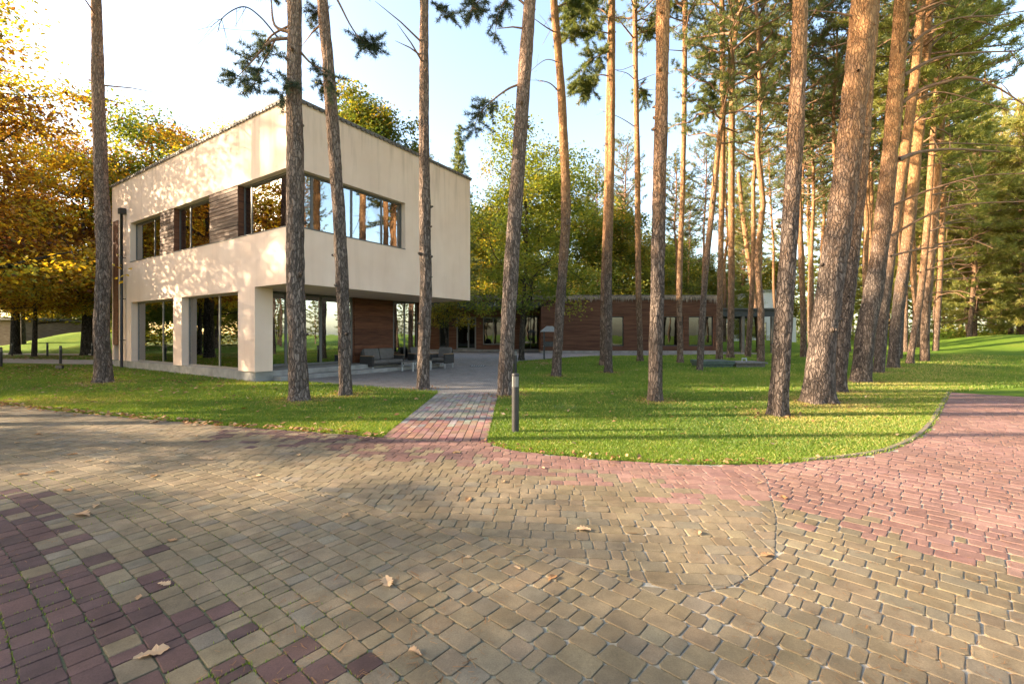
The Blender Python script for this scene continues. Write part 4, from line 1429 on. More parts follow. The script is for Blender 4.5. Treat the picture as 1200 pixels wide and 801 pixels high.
def broadleaf(seed, H, z0, R, n_cl, per, size, tint_mu, tint_sd, sig=(0.42, 0.42, 0.28), trunk_r=0.18, lean=(0, 0), squash=1.0, ctsd=0.16):
    """limbs and leaf cloud of a broad-leaved tree; returns (trunk MB, leaf arrays)"""
    r = random.Random(seed); mb = MB()
    top = Vector((lean[0], lean[1], H * 0.92))
    stem = [Vector((0, 0, -0.05)), Vector((0.05, 0.02, z0 * 0.5)), Vector((lean[0] * 0.3 + r.gauss(0, .12), lean[1] * 0.3, z0)), Vector((lean[0] * 0.6 + r.gauss(0, .2), lean[1] * 0.6, (z0 + H) / 2)), top]
    sl = smooth_line(stem, 5)
    mb.tube(sl, [trunk_r * (1.25 if k == 0 else 1.0) * (1 - 0.85 * k / (len(sl) - 1)) + 0.015 for k in range(len(sl))], 10)
    cl = []
    nl = 16
    tips = []
    for b in range(nl):
        t = (b + r.random()) / nl
        i = int((0.38 + 0.58 * t) * (len(sl) - 1)); p = sl[i]
        az = b * 2.399 + r.uniform(-.4, .4); el = r.uniform(0.1, 0.7) + 0.4 * t
        L_ = R * (1.0 - 0.55 * t) * r.uniform(0.75, 1.15)
        d = Vector((math.cos(az) * math.cos(el), math.sin(az) * math.cos(el), math.sin(el) * squash))
        pts = [p + d * L_ * k / 4 + Vector((r.gauss(0, .1), r.gauss(0, .1), r.gauss(0, .08))) * k * 0.6 for k in range(5)]
        mb.tube(pts, [trunk_r * 0.36 * (1 - 0.21 * k) * (1 - 0.4 * t) + 0.008 for k in range(5)], 6, caps=False)
        for q in range(n_cl // nl):
            tt = 0.35 + 0.7 * r.random()
            i2 = min(3, int(tt * 4)); base = pts[i2].lerp(pts[i2 + 1], min(1.2, tt * 4 - i2))
            o = Vector((r.gauss(0, 1), r.gauss(0, 1), r.gauss(0, 0.75))) * R * 0.24
            e = base + o
            if e.z < z0 * 0.75: e.z = z0 * 0.75 + r.random() * 1.6
            mb.tube([base, (base + e) / 2 + Vector((0, 0, 0.06)), e], [0.022, 0.014, 0.005], 4, caps=False)
            cl.append(tuple(e))
    arr = leaf_cloud(seed, np.array(cl), per, sig, size, tint_mu, tint_sd, ctsd)
    return mb, arr


# ---- shared crowns for pines
PC = []
for i in range(5):
    mb, (V, Fi, t) = pine_crown(100 + i, 0.0, 9.0 + i * 0.6, 2.7 + 0.2 * (i % 3), n_br=50, per=11, nb=16, nlen=0.20, nw=0.011)
    PC.append((mb.mesh("branch", M['twig']), np_mesh("needles", V, Fi, M['needle'], attr=t)))
PL = []           # low, full crowns for the edge of the wood
for i in range(3):
    mb, (V, Fi, t) = pine_crown(200 + i, 0.0, 17.0, 3.4, n_br=92, droop=0.35, per=12, nb=12, nlen=0.30, nw=0.022, bare=0, tint_mu=0.60)
    PL.append((mb.mesh("branch", M['twig']), np_mesh("needles", V, Fi, M['needle_low'], attr=t)))


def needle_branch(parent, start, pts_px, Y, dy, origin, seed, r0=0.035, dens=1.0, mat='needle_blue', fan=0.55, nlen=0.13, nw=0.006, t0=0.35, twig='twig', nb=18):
    """a branch with needles reaching out from the trunk: pts_px photo pixels at depth Y+dy*t"""
    r = random.Random(seed)
    P = [Wp(a, b, Y + dy * k / max(1, len(pts_px) - 1)) - origin for k, (a, b) in enumerate(pts_px)]
    sl = smooth_line(P, 5)
    mb = MB(); mb.tube(sl, [r0 * (1 - 0.85 * k / (len(sl) - 1)) for k in range(len(sl))], 6)
    cent, dirs = [], []
    total = sum((b - a).length for a, b in zip(sl[:-1], sl[1:]))
    n = int(total * 9 * dens)
    for k in range(n):
        t = t0 + (1 - t0) * r.random()
        i = min(len(sl) - 2, int(t * (len(sl) - 1))); p = sl[i].lerp(sl[i + 1], t * (len(sl) - 1) - i)
        d = (sl[i + 1] - sl[i]).normalized()
        dd = (d * r.uniform(0.2, 1) + Vector((r.gauss(0, 1), r.gauss(0, 1), r.gauss(0, 0.7))) * 0.6).normalized()
        ln = fan * r.uniform(0.4, 1.1)
        e = p + dd * ln
        mb.tube([p, e], [0.007, 0.003], 3, caps=False)
        q = 0.35
        while q <= 1.02:
            cent.append(tuple(p.lerp(e, q))); dirs.append(tuple((dd + Vector((0, 0, 0.2))).normalized())); q += 0.075 / ln
    bo = mb.build("branch", M[twig], parent)
    if cent:
        V, Fi, t = tufts(np.array(cent), np.array(dirs), int(nb * 1.5), nlen, nw, seed, along=0.4)
        link("needles", np_mesh("needles", V, Fi, M[mat], attr=t), bo)
    return bo


def bare_branch(parent, pts_px, Y, dy, origin, r0, seed, mat='twig', twigs=5):
    r = random.Random(seed)
    P = [Wp(a, b, Y + dy * k / max(1, len(pts_px) - 1)) - origin for k, (a, b) in enumerate(pts_px)]
    sl = smooth_line(P, 6)
    mb = MB(); mb.tube(sl, [r0 * (1 - 0.7 * k / (len(sl) - 1)) for k in range(len(sl))], 7)
    for k in range(twigs):
        i = int(len(sl) * r.uniform(0.3, 0.98)); i = min(i, len(sl) - 2)
        d = (sl[i + 1] - sl[i]).normalized() * r.uniform(0.2, 0.9) + Vector((r.gauss(0, .5), r.gauss(0, .5), r.gauss(0, .6)))
        q = sl[i] + d.normalized() * r.uniform(0.25, 0.9)
        mb.tube([sl[i], (sl[i] + q) / 2 + Vector((0, 0, r.uniform(-.08, .08))), q], [r0 * 0.3, r0 * 0.2, 0.004], 4, caps=False)
    return mb.build("branch", M[mat], parent)


# ---- the pines one can tell apart: base pixel, (x, y, width) up the stem
PINES = [
    ("a", [(120, 449, 25), (121, 430, 22), (119, 380, 20), (122, 300, 19), (118, 200, 18), (115, 100, 16), (113, 0, 13)], "lone pine left of the downpipe, rising in front of the orange oak", 21),
    ("b", [(351, 470, 25), (350, 440, 23), (348, 380, 22), (346, 300, 21), (346, 200, 20), (345, 100, 18), (345, 0, 17)], "thick straight pine directly in front of the cream building's corner", 21),
    ("c", [(405, 464, 17), (404, 420, 15), (402, 350, 15), (397, 250, 15), (390, 150, 15), (385, 80, 14), (378, 0, 13)], "pine leaning left past the cream building's ribbon window", 20),
    ("d", [(496, 456, 15), (496, 430, 14), (499, 340, 14), (498, 250, 13), (497, 150, 12), (497, 0, 10)], "slender upright pine at the patio edge with patches of bare pale wood", 20),
    ("e", [(592, 464, 18), (593, 430, 17), (597, 350, 17), (602, 270, 17), (609, 170, 16), (615, 80, 15), (621, 0, 14)], "dark pine leaning right, standing just behind the bollard at the path", 21),
    ("f", [(652, 441, 12), (653, 420, 11), (657, 350, 11), (663, 250, 11), (660, 150, 10), (655, 70, 9), (649, 0, 9)], "gently bowed pine in front of the small zinc roofed stand", 21),
    ("g", [(713, 437, 10), (713, 400, 9), (713, 300, 9), (716, 200, 8), (717, 100, 8), (717, 0, 8)], "front one of two close pines before the timber building's first window", 21),
    ("h", [(707, 428, 9), (707, 400, 8), (708, 330, 8), (711, 230, 7), (714, 100, 7), (716, 0, 6)], "rear one of two close pines before the timber building's first window", 22),
    ("i", [(750, 423, 8), (750, 400, 7), (748, 330, 7), (747, 200, 7), (745, 90, 6), (744, 0, 6)], "slim straight pine halfway along the timber building's plain wall", 22),
    ("j", [(768, 471, 17), (768, 440, 16), (770, 350, 16), (772, 250, 16), (775, 130, 15), (777, 0, 15)], "stout pine with a sunlit flaky upper stem alone in mid lawn", 21),
    ("k", [(797, 425, 8), (797, 400, 7), (796, 340, 7), (800, 220, 6), (802, 110, 6), (803, 0, 6)], "slim pine before the timber building's second window", 21),
    ("l", [(820, 434, 8), (821, 410, 8), (826, 330, 7), (836, 230, 7), (847, 130, 6), (862, 40, 6), (868, 0, 5)], "thin pine leaning far right at the end of the low platform", 18),
    ("m", [(843, 421, 9), (843, 400, 8), (844, 330, 7), (846, 220, 7), (847, 100, 7), (846, 0, 6)], "pine at the right corner of the timber building", 22),
    ("n", [(856, 419, 10), (856, 400, 8), (857, 330, 8), (857, 220, 8), (858, 100, 7), (858, 0, 6)], "pine just left of the pergola post", 23),
    ("o", [(890, 412, 8), (888, 380, 7), (881, 330, 6), (873, 270, 6), (866, 210, 5)], "thin crooked pine leaning left behind the pergola", 15),
    ("p", [(912, 488, 24), (913, 460, 22), (917, 400, 22), (923, 300, 21), (930, 200, 20), (935, 100, 19), (938, 0, 18)], "nearest dark barked pine right of the low platform", 21),
    ("q", [(958, 473, 40), (959, 450, 36), (964, 400, 33), (978, 300, 32), (992, 200, 32), (1003, 100, 32), (1013, 0, 33)], "thickest pine leaning right with a swollen foot and orange upper bark", 20),
    ("r", [(983, 460, 20), (984, 430, 18), (990, 380, 17), (1000, 300, 15), (1010, 200, 14), (1018, 100, 12), (1026, 0, 11)], "dark pine half hidden behind the thickest leaning pine", 20),
    ("s", [(1008, 448, 25), (1010, 430, 24), (1016, 380, 24), (1030, 300, 23), (1041, 200, 21), (1050, 100, 20), (1057, 0, 19)], "thick leaning pine with long bare branches reaching right over the lawn", 21),
    ("t", [(1029, 437, 15), (1031, 420, 14), (1036, 360, 14), (1046, 280, 13), (1060, 180, 13), (1072, 90, 12), (1080, 0, 11)], "fourth pine in the leaning row beside the drive", 21),
    ("u", [(1047, 431, 16), (1048, 410, 15), (1054, 350, 15), (1062, 290, 15), (1073, 190, 14), (1082, 100, 13), (1089, 0, 12)], "fifth pine in the leaning row beside the drive", 21),
    ("v", [(1066, 426, 10), (1069, 405, 9), (1078, 350, 9), (1086, 270, 9), (1092, 180, 8), (1098, 100, 8)], "thin strongly leaning pine near the far end of the row by the drive", 20),
    ("w", [(1083, 418, 9), (1084, 400, 9), (1090, 330, 8), (1097, 250, 8), (1104, 150, 7)], "second last pine in the row by the drive, pale orange stem", 21),
    ("x", [(1096, 413, 8), (1097, 400, 8), (1101, 330, 8), (1105, 250, 7), (1110, 160, 6)], "last pine in the row by the drive, before the grassy mound", 21),
]
TREE = {}
for i, (key, pts, lab, H) in enumerate(PINES):
    if key in 'fghijkmn': H = 26
    Y = EYE * F / (pts[0][1] - HOR)
    base = G(pts[0][0], pts[0][1])
    loc = [Wp(a, b, Y) - base for a, b, _ in pts]
    rad = [wd * Y / F / 2 * F / math.hypot(F, qx - 600) for qx, _, wd in pts]
    rad[0] *= 0.86
    d = (loc[-1] - loc[-2]).normalized(); d.x *= 0.5; d.normalize()
    ztop = loc[-1].z
    k = 1
    lastr = rad[-1]
    while loc[-1].z < H - 0.5:
        loc.append(loc[-1] + d * min(2.5, max(0.6, H - loc[-1].z)))
        rad.append(max(0.03, lastr * (1 - (loc[-1].z - ztop) / max(1, (H + 1 - ztop)))))
    near = Y < 12.5
    T = empty("pine_tree", base, lab, "tree", "pines you can tell apart on the lawns")
    if near or key == 'a': me = trunk_mesh(loc, rad, 40, 0.07, 10.0, i + 1, M['bark_grey'] if key in 'abcde' else M['bark'], 0.016, 9)
    elif Y < 20: me = trunk_mesh(loc, rad, 24, 0.16, 14.0, i + 1, M['bark'], 0.014, 7)
    else: me = trunk_mesh(loc, rad, 12, 0.4, 22.0, i + 1, M['bark_far'], 0.008, 5)
    link("trunk", me, T)
    ch = 8.5
    # axis point at crown start
    zc = H - ch - 0.4
    ax = loc[-1]
    for a, b in zip(loc[:-1], loc[1:]):
        if a.z <= zc <= b.z: ax = a.lerp(b, (zc - a.z) / (b.z - a.z))
    bm_, nm_ = PC[i % 5]
    if key in 'uvwx':
        zc = 10.5; bm_, nm_ = PL[i % 3]
        for a, b in zip(loc[:-1], loc[1:]):
            if a.z <= zc <= b.z: ax = a.lerp(b, (zc - a.z) / (b.z - a.z))
    cr = link("crown", bm_, T, (ax.x, ax.y, zc)); 
    dx = (loc[-1] - ax); 
    cr.rotation_euler = (-math.atan2(dx.y, dx.z), math.atan2(dx.x, dx.z), 0)
    # turn the branch pattern about the stem
    cr.rotation_euler.rotate_axis('Z', i * 1.7)
    nd = link("needles", nm_, cr)
    sc = 0.6 if key == "o" else (0.85 if key in "uvwx" else 1.0)
    cr.scale = (sc, sc, sc)
    TREE[key] = (T, base, Y)

def NB(key, *a, **kw):
    T, base, Y = TREE[key]
    return needle_branch(T, None, a[0], Y, a[1], base, a[2], **kw)
# needle sprays hanging into the picture
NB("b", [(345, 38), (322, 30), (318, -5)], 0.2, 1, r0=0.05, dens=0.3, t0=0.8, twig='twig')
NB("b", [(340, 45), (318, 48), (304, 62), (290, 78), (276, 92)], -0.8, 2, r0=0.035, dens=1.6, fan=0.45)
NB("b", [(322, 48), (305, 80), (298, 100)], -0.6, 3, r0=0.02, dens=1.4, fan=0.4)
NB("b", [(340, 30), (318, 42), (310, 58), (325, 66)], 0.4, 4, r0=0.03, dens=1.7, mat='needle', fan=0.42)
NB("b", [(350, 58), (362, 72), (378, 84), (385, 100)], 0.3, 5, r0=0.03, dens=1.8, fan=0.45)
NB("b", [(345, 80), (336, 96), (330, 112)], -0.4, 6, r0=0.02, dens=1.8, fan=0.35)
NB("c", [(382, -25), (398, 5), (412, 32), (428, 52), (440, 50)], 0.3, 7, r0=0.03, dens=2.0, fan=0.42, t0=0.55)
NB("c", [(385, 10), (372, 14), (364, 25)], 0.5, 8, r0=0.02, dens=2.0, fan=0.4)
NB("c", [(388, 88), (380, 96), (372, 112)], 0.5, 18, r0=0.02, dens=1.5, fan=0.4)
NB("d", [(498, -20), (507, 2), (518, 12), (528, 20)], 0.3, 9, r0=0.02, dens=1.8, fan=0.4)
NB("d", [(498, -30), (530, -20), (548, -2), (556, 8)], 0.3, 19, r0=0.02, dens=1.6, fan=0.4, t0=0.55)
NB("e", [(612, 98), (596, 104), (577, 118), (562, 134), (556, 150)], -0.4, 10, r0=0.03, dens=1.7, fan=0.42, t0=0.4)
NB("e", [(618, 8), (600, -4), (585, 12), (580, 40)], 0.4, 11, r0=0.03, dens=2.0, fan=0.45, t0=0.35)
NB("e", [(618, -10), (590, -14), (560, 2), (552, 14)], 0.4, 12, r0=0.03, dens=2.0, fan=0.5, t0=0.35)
bare_branch(TREE['b'][0], [(326, 45), (305, 20), (285, 8), (262, 20), (255, 38)], TREE['b'][2], -0.5, TREE['b'][1], 0.02, 3, 'twig_dark', 12)
for key, pts, rr in (("f", [(654, 40), (640, 32), (626, 22)], .03), ("f", [(659, 112), (645, 98), (630, 94)], .03), ("f", [(658, 75), (640, 70), (620, 85)], .02),
                     ("i", [(746, 150), (727, 138), (706, 130)], .03), ("i", [(745, 95), (735, 86), (722, 83)], .03), ("i", [(745, 40), (760, 20), (772, 0)], .03), ("i", [(746, 75), (728, 82), (715, 80)], .02)):
    T, base, Y = TREE[key]; bare_branch(T, pts, Y, -0.5, base, rr, len(pts) + int(pts[0][1]), 'twig', 3)
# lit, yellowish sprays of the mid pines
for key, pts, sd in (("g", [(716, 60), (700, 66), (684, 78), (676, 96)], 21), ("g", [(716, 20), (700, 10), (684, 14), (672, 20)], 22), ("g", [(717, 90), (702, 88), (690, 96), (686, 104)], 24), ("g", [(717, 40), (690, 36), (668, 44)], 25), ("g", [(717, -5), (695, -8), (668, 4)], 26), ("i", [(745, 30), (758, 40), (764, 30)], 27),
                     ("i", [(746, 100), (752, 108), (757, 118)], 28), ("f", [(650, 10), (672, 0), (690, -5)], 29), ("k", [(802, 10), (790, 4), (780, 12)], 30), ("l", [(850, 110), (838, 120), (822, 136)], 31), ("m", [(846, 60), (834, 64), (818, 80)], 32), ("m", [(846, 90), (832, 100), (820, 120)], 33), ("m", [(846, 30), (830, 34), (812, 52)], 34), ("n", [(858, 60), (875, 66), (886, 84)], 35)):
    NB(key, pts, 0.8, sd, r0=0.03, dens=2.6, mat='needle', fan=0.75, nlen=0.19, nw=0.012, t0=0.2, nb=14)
# long dead branches of the row on the right
Ds = [("s", [(1061, 19), (1075, 14), (1098, 4), (1130, -6)], .055), ("s", [(1061, 60), (1085, 38), (1120, 22), (1170, 18), (1205, 12)], .04), ("s", [(1060, 88), (1080, 76), (1102, 67), (1140, 62), (1190, 60)], .06),
      ("s", [(1058, 120), (1080, 105), (1105, 97), (1134, 91), (1166, 101), (1202, 124)], .06), ("s", [(1053, 187), (1068, 181), (1085, 177), (1120, 175), (1172, 178)], .075), ("s", [(1048, 240), (1075, 228), (1110, 216), (1150, 206), (1202, 203)], .04),
      ("s", [(1045, 276), (1076, 258), (1110, 243), (1150, 238), (1204, 236)], .04), ("s", [(1044, 300), (1076, 292), (1110, 288), (1135, 285)], .035), ("t", [(1068, 120), (1100, 108), (1150, 120), (1180, 128)], .035),
      ("u", [(1080, 170), (1110, 168), (1150, 169), (1200, 172)], .045), ("t", [(1064, 150), (1090, 130), (1120, 118), (1160, 96)], .03), ("u", [(1086, 60), (1110, 38), (1150, 20), (1190, 26)], .05), ("u", [(1072, 200), (1100, 192), (1128, 196)], .03)]
for k, (key, pts, rr) in enumerate(Ds):
    T, base, Y = TREE[key]; bare_branch(T, pts, Y, random.uniform(-1.2, 0.8), base, rr, 60 + k, 'twig', 6)
r = random.Random(77)
for key, x0, ys_ in (("v", 1088, (225, 250, 270, 296, 315)), ("w", 1098, (222, 245, 262, 285, 305, 325, 340)), ("x", 1104, (235, 260, 282, 300, 322, 345))):
    T, base, Y = TREE[key]
    for y in ys_:
        l = r.uniform(25, 70); bare_branch(T, [(x0 - (y - 225) * 0.12, y + 4), (x0 + l * 0.5, y - r.uniform(-2, 7)), (x0 + l, y + r.uniform(-8, 10))], Y, r.uniform(-1.5, 1.5), base, 0.045, int(y) + int(x0), 'twig', 5)

# ---- slim pines in the wood behind (they can't be told apart)
TM = []
for i in range(6):
    rr = random.Random(400 + i)
    H = 21.0
    pth = [Vector((0, 0, 0))]; lean = (rr.gauss(0, 0.025), rr.gauss(0, 0.02))
    for k in range(1, 9): pth.append(Vector((lean[0] * k * H / 8 + rr.gauss(0, 0.07), lean[1] * k * H / 8 + rr.gauss(0, 0.07), k * H / 8)))
    TM.append((trunk_mesh(pth, [0.17 * (1 - 0.085 * k) for k in range(9)], 9, 0.9, 30, 400 + i, M['bark_far'], 0.006, 8, flare=0.1), pth))
def wood_pine(x, y, s, kind, lab, grp, i, low=None):
    T = empty("pine_tree", (x, y, mound(x, y)), lab, "tree", grp, rz=i * 1.3)
    me, pth = TM[i % 6]
    link("trunk", me, T)
    if low is None:
        b_, n_ = PC[(i * 3) % 5]; cr = link("crown", b_, T, (pth[5].x, pth[5].y, 12.3 - 0.7 * (i % 3))); link("needles", n_, cr)
    else:
        b_, n_ = PL[i % 3]; cr = link("crown", b_, T, (pth[2].x * 0.8, pth[2].y * 0.8, low)); link("needles", n_, cr)
    T.scale = (s, s, s)
    return T
r = random.Random(9)
taken = [TREE[k][1] for k in TREE]
def free(x, y, dmin=1.6):
    return all((Vector((x, y, 0)) - Vector((t[0], t[1], 0))).length > dmin for t in taken)
n = 0; tries = 0
zones = [  # (px0, px1, Y0, Y1, count, low crown, label, group)
    (850, 1085, 24, 48, 24, None, "slim sunlit pine standing in the wood right of the timber building", "slim pines right of the timber building"),
    (690, 860, 50, 85, 15, None, "slim pine standing in the wood behind the timber building", "slim pines behind the timber building"),
    (462, 560, 48, 78, 5, None, "slim pine in the wood seen beyond the cream building", "slim pines beyond the cream building"),
    (1118, 1290, 46, 66, 20, 1.9, "bushy pine at the edge of the wood beyond the mound on the right", "bushy pines beyond the mound"),
    (1060, 1120, 48, 80, 8, 6.0, "bushy pine at the edge of the wood beyond the mound on the right", "bushy pines beyond the mound"),
    (860, 1060, 66, 98, 12, 6.0, "dense pine far back in the wood right of the timber building", "dense pines far back on the right"),
]
idx = 0
for (p0, p1, y0, y1, cnt, low, lab, grp) in zones:
    n = 0; tries = 0
    while n < cnt and tries < 4000:
        tries += 1
        y = r.uniform(y0, y1); x = (r.uniform(p0, p1) - 600) * y / F
        if not free(x, y, 2.2 if low is None else 3.5): continue
        if 22 <= x <= 39 and 55 < y < 68: continue          # the white house
        if 0 < x < 13 and 60 < y < 72: continue
        if -8 < x < 24 and 33 < y < 46: continue
        taken.append((x, y)); n += 1; idx += 1
        wood_pine(x, y, r.uniform(0.92, 1.25) * (1.2 if low == 1.9 else 1), None, lab, grp, idx, low)

# ---- broad-leaved trees
def tree_obj(name, mb, arr, mat_leaf_, mat_bark_, loc, lab, grp=None, rz=0.0, s=1.0):
    T = empty(name, loc, lab, "tree", grp, rz)
    link("trunk", mb.mesh("trunk", M[mat_bark_]), T)
    link("crown", np_mesh("crown", *arr[:2], M[mat_leaf_], attr=arr[2]), T)
    T.scale = (s, s, s)
    return T
mb, arr = broadleaf(1, 12.4, 3.6, 4.0, 170, 170, 0.15, 0.42, 0.16, trunk_r=0.17)
tree_obj("oak_tree", mb, arr, 'leaf_green', 'bark_oak', G(611, 422), "green oak with a dark stem just behind the bollard pine, leaves over the entrance")
mb, arr = broadleaf(2, 15.5, 3.0, 4.8, 210, 150, 0.22, 0.50, 0.18, sig=(0.55, 0.55, 0.36), trunk_r=0.2)
O2 = tree_obj("oak_tree", mb, arr, 'leaf_green', 'bark_oak', (5.8, 48, 0), "tall yellowing oak behind the timber building's plain wall", s=1.25)
mb, arr = broadleaf(3, 14, 2.8, 4.8, 210, 150, 0.22, 0.45, 0.17, sig=(0.55, 0.55, 0.36), trunk_r=0.2)
O3 = tree_obj("oak_tree", mb, arr, 'leaf_mixed', 'bark_oak', (-2.6, 50, 0), "green and yellow oak rising over the entrance canopy", s=1.15)
gl = "leafy tree in the wood behind the timber building"
for k, (x, y, s, src) in enumerate(((11, 52, 1.15, O3), (-4.5, 60, 1.2, O3), (17, 66, 1.2, O3), (2.0, 70, 1.05, O2), (24, 74, 0.9, O2), (9.5, 72, 0.8, O3), (-9.5, 56, 0.9, O2), (31, 72, 0.8, O3), (-6, 76, 1.0, O2), (40, 84, 0.9, O2), (50, 92, 0.8, O3), (16, 50, 0.62, O3), (27, 52, 0.45, O2), (22, 66, 1.1, O3), (28, 76, 1.15, O2), (34, 80, 1.1, O3), (19, 57, 0.8, O2), (42, 72, 1.0, O3), (14, 62, 1.1, O2))):
    T = copy_tree(src); T.location = (x, y, 0); T.rotation_euler = (0, 0, k * 1.1 + 0.5); T.scale = (s,) * 3
    tag(T, gl, "tree", "leafy trees behind the timber building")
# autumn oak behind the roof
mb, arr = broadleaf(5, 17.6, 7.0, 3.3, 224, 190, 0.19, 0.36, 0.2, trunk_r=0.2)
tree_obj("oak_tree", mb, arr, 'leaf_mixed', 'bark_oak', (-9.3, 29.5, 0), "yellow green oak showing above the cream building's right roofline")
# larch-like conifer
def spire(seed, H, R):
    r = random.Random(seed); mb = MB(); cent, dirs = [], []
    mb.tube([(0, 0, 0), (0.03, 0, H * 0.5), (0, 0.02, H)], [0.16, 0.09, 0.015], 8)
    z = 2.0
    while z < H - 0.2:
        L_ = R * (1 - z / H) ** 0.8 * r.uniform(0.6, 1.1) + 0.1
        for q in range(4):
            az = r.uniform(0, 6.28); d = Vector((math.cos(az), math.sin(az), r.uniform(-0.1, 0.35))).normalized()
            e = Vector((0, 0, z)) + d * L_
            mb.tube([(0, 0, z), tuple(e)], [0.02, 0.005], 4, caps=False)
            t = 0.25
            while t <= 1:
                for _ in range(2):
                    cent.append(tuple(Vector((0, 0, z)).lerp(e, t) + Vector((r.gauss(0, .12), r.gauss(0, .12), r.gauss(0, .08))))); dirs.append((d.x, d.y, d.z + 0.3))
                t += 0.16 / L_
        z += r.uniform(0.16, 0.3)
    V, Fi, t = tufts(np.array(cent), np.array(dirs), 14, 0.26, 0.02, seed, 0.5)
    return mb, (V, Fi, t)
mb, arr = spire(8, 22, 2.9)
SP = empty("spruce_tree", (-5.2, 44, 0), "pointed blue green conifer spire just beyond the cream building's right end", "tree")
link("trunk", mb.mesh("trunk", M['bark_oak']), SP); link("needles", np_mesh("needles", *arr[:2], M['needle'], attr=arr[2]), SP)
for k, (x, y, s, lab) in enumerate(((7.5, 76, 0.9, "pointed conifer rising far behind between the oaks"), (19.5, 60, 0.78, "pointed conifer far behind the timber building's right half"))):
    T = copy_tree(SP); T.location = (x, y, 0); T.scale = (s,) * 3; tag(T, lab, "tree")
# small maple at the entrance
mb, arr = broadleaf(11, 3.5, 2.3, 1.3, 48, 60, 0.11, 0.72, 0.12, sig=(0.22, 0.22, 0.12), trunk_r=0.07, squash=0.4)
tree_obj("maple_tree", mb, arr, 'leaf_mixed', 'bark_oak', G(522, 421), "small young tree with yellow leaves standing in the paving by the entrance")
# autumn oaks at the left
mb, arr = broadleaf(21, 15.5, 4.2, 5.2, 176, 150, 0.17, 0.37, 0.16, ctsd=0.26, sig=(0.6, 0.6, 0.22), trunk_r=0.26, squash=0.7)
A1 = tree_obj("oak_tree", mb, arr, 'leaf_autumn', 'bark_oak', (-24.5, 18.5, 0), "big orange oak whose crown hangs over the left edge", s=1.15)
A2 = tree_obj("oak_tree", mb, arr, 'leaf_autumn', 'bark_oak', tuple(G(18, 415)), "golden brown oak with the thick trunk at the far left lawn", rz=2.0, s=1.1)
mb, arr = broadleaf(22, 13.0, 3.8, 4.2, 130, 130, 0.17, 0.54, 0.16, ctsd=0.26, sig=(0.55, 0.55, 0.22), trunk_r=0.17, squash=0.7)
A3 = tree_obj("oak_tree", mb, arr, 'leaf_autumn', 'bark_oak', tuple(G(98, 416)), "yellow oak behind the lone left pine", rz=0.4, s=1.15)
labs = ["thin trunked golden oak between the thick oak and the yellow oak", "slender golden oak right behind the lone pine's trunk", "orange oak rising behind the cream building's left end", "rust coloured oak above the cream building's left roofline", "pale trunked oak close behind the thick far left oak"]
for k, (p, s, rz, src) in enumerate(((G(40, 418), 0.85, 1.0, A3), (G(107, 414), 1.05, 2.4, A1), (Vector((-27, 37, 0)), 1.15, 3.6, A3), (Vector((-21.5, 33.5, 0)), 1.1, 5.0, A1), (G(28, 410), 1.1, 4.2, A3))):
    T = copy_tree(src); T.location = p; T.rotation_euler = (0, 0, rz); T.scale = (s,) * 3; tag(T, labs[k], "tree")
for (x, y, s, src, lab) in ((-29.5, 37, 1.22, O2, "tall blue green leafy tree above the orange oaks left of the cream building"), (-35, 26, 1.35, A1, "tall rust oak filling the upper left corner"), (-30.5, 24.5, 1.05, A3, "bright yellow oak left of the lone pine")):
    T = copy_tree(src); T.location = (x, y, 0); T.rotation_euler = (0, 0, x); T.scale = (s,) * 3; tag(T, lab, "tree")
for k, (x, y, s) in enumerate(((-50, 62, 1.2), (-60, 70, 1.3), (-42, 72, 1.2), (-75, 74, 1.3), (-33, 64, 1.2), (-25, 70, 1.3), (-86, 62, 1.2))):
    T = copy_tree(O3 if k % 2 else O2); T.location = (x, y, 0); T.rotation_euler = (0, 0, k * 1.9); T.scale = (s,) * 3
    tag(T, "green leafy tree far off behind the orange oaks at left", "tree", "leafy trees far off at left")
# trees beside the forecourt, left of the frame: unseen, added and sized to cast the shade streaks
r = random.Random(31)
SKIP = ()
SH = [(-17, 2.0, 'A', 0.46), (-19.5, 0.6, 'A', 0.5), (-22, -0.9, 'A', 0.72), (-16.5, 4.5, 'A', 0.30), (-21, 9.0, 'B', 0.6), (-20, -6, 'A', 0.7), (-29, -5, 'A', 0.8), (-27.5, 13.6, 'A', 1.0), (-31, 20.3, 'A', 1.1),
      (-12.5, 2.7, 'A', 0.36), (-12.5, 5.6, 'A', 0.30), (-17, 5.5, 'T', 0.9), (-14, 7.1, 'T', 1.0), (-18, 12.3, 'T', 1.1), (-20, 7.6, 'T', 1.0), (-36, 8.0, 'P', 1.0), (-52, 12, 'P', 1.15), (-26, -9, 'P', 0.95), (-14.5, -5, 'P', 1.0),
      (-15.5, 6.0, 'A', 0.26), (-22, 2.6, 'B', 0.42)]
WEST = [(-56, 18, 'G', 1.1), (-60, 25, 'G', 1.2), (-52, 30, 'G', 1.0), (-66, 33, 'G', 1.3), (-64, 26, 'P', 1.1), (-72, 26, 'G', 1.3), (-70, 16, 'G', 1.25), (-62, 10, 'G', 1.1), (-64, 20, 'P', 1.2), (-48, 22, 'P', 1.0)]
for k, (x, y, kd, s) in enumerate(WEST):
    lab, grp = "tree in the wood west of the cream building, outside the picture", "trees west of the cream building outside the picture"
    if kd == 'P': wood_pine(x, y, s, None, lab, grp, k); continue
    T = copy_tree(A1 if kd == 'A' else O2); T.location = (x, y, 0); T.rotation_euler = (0, 0, k * 2.1); T.scale = (s,) * 3; tag(T, lab, "tree", grp)
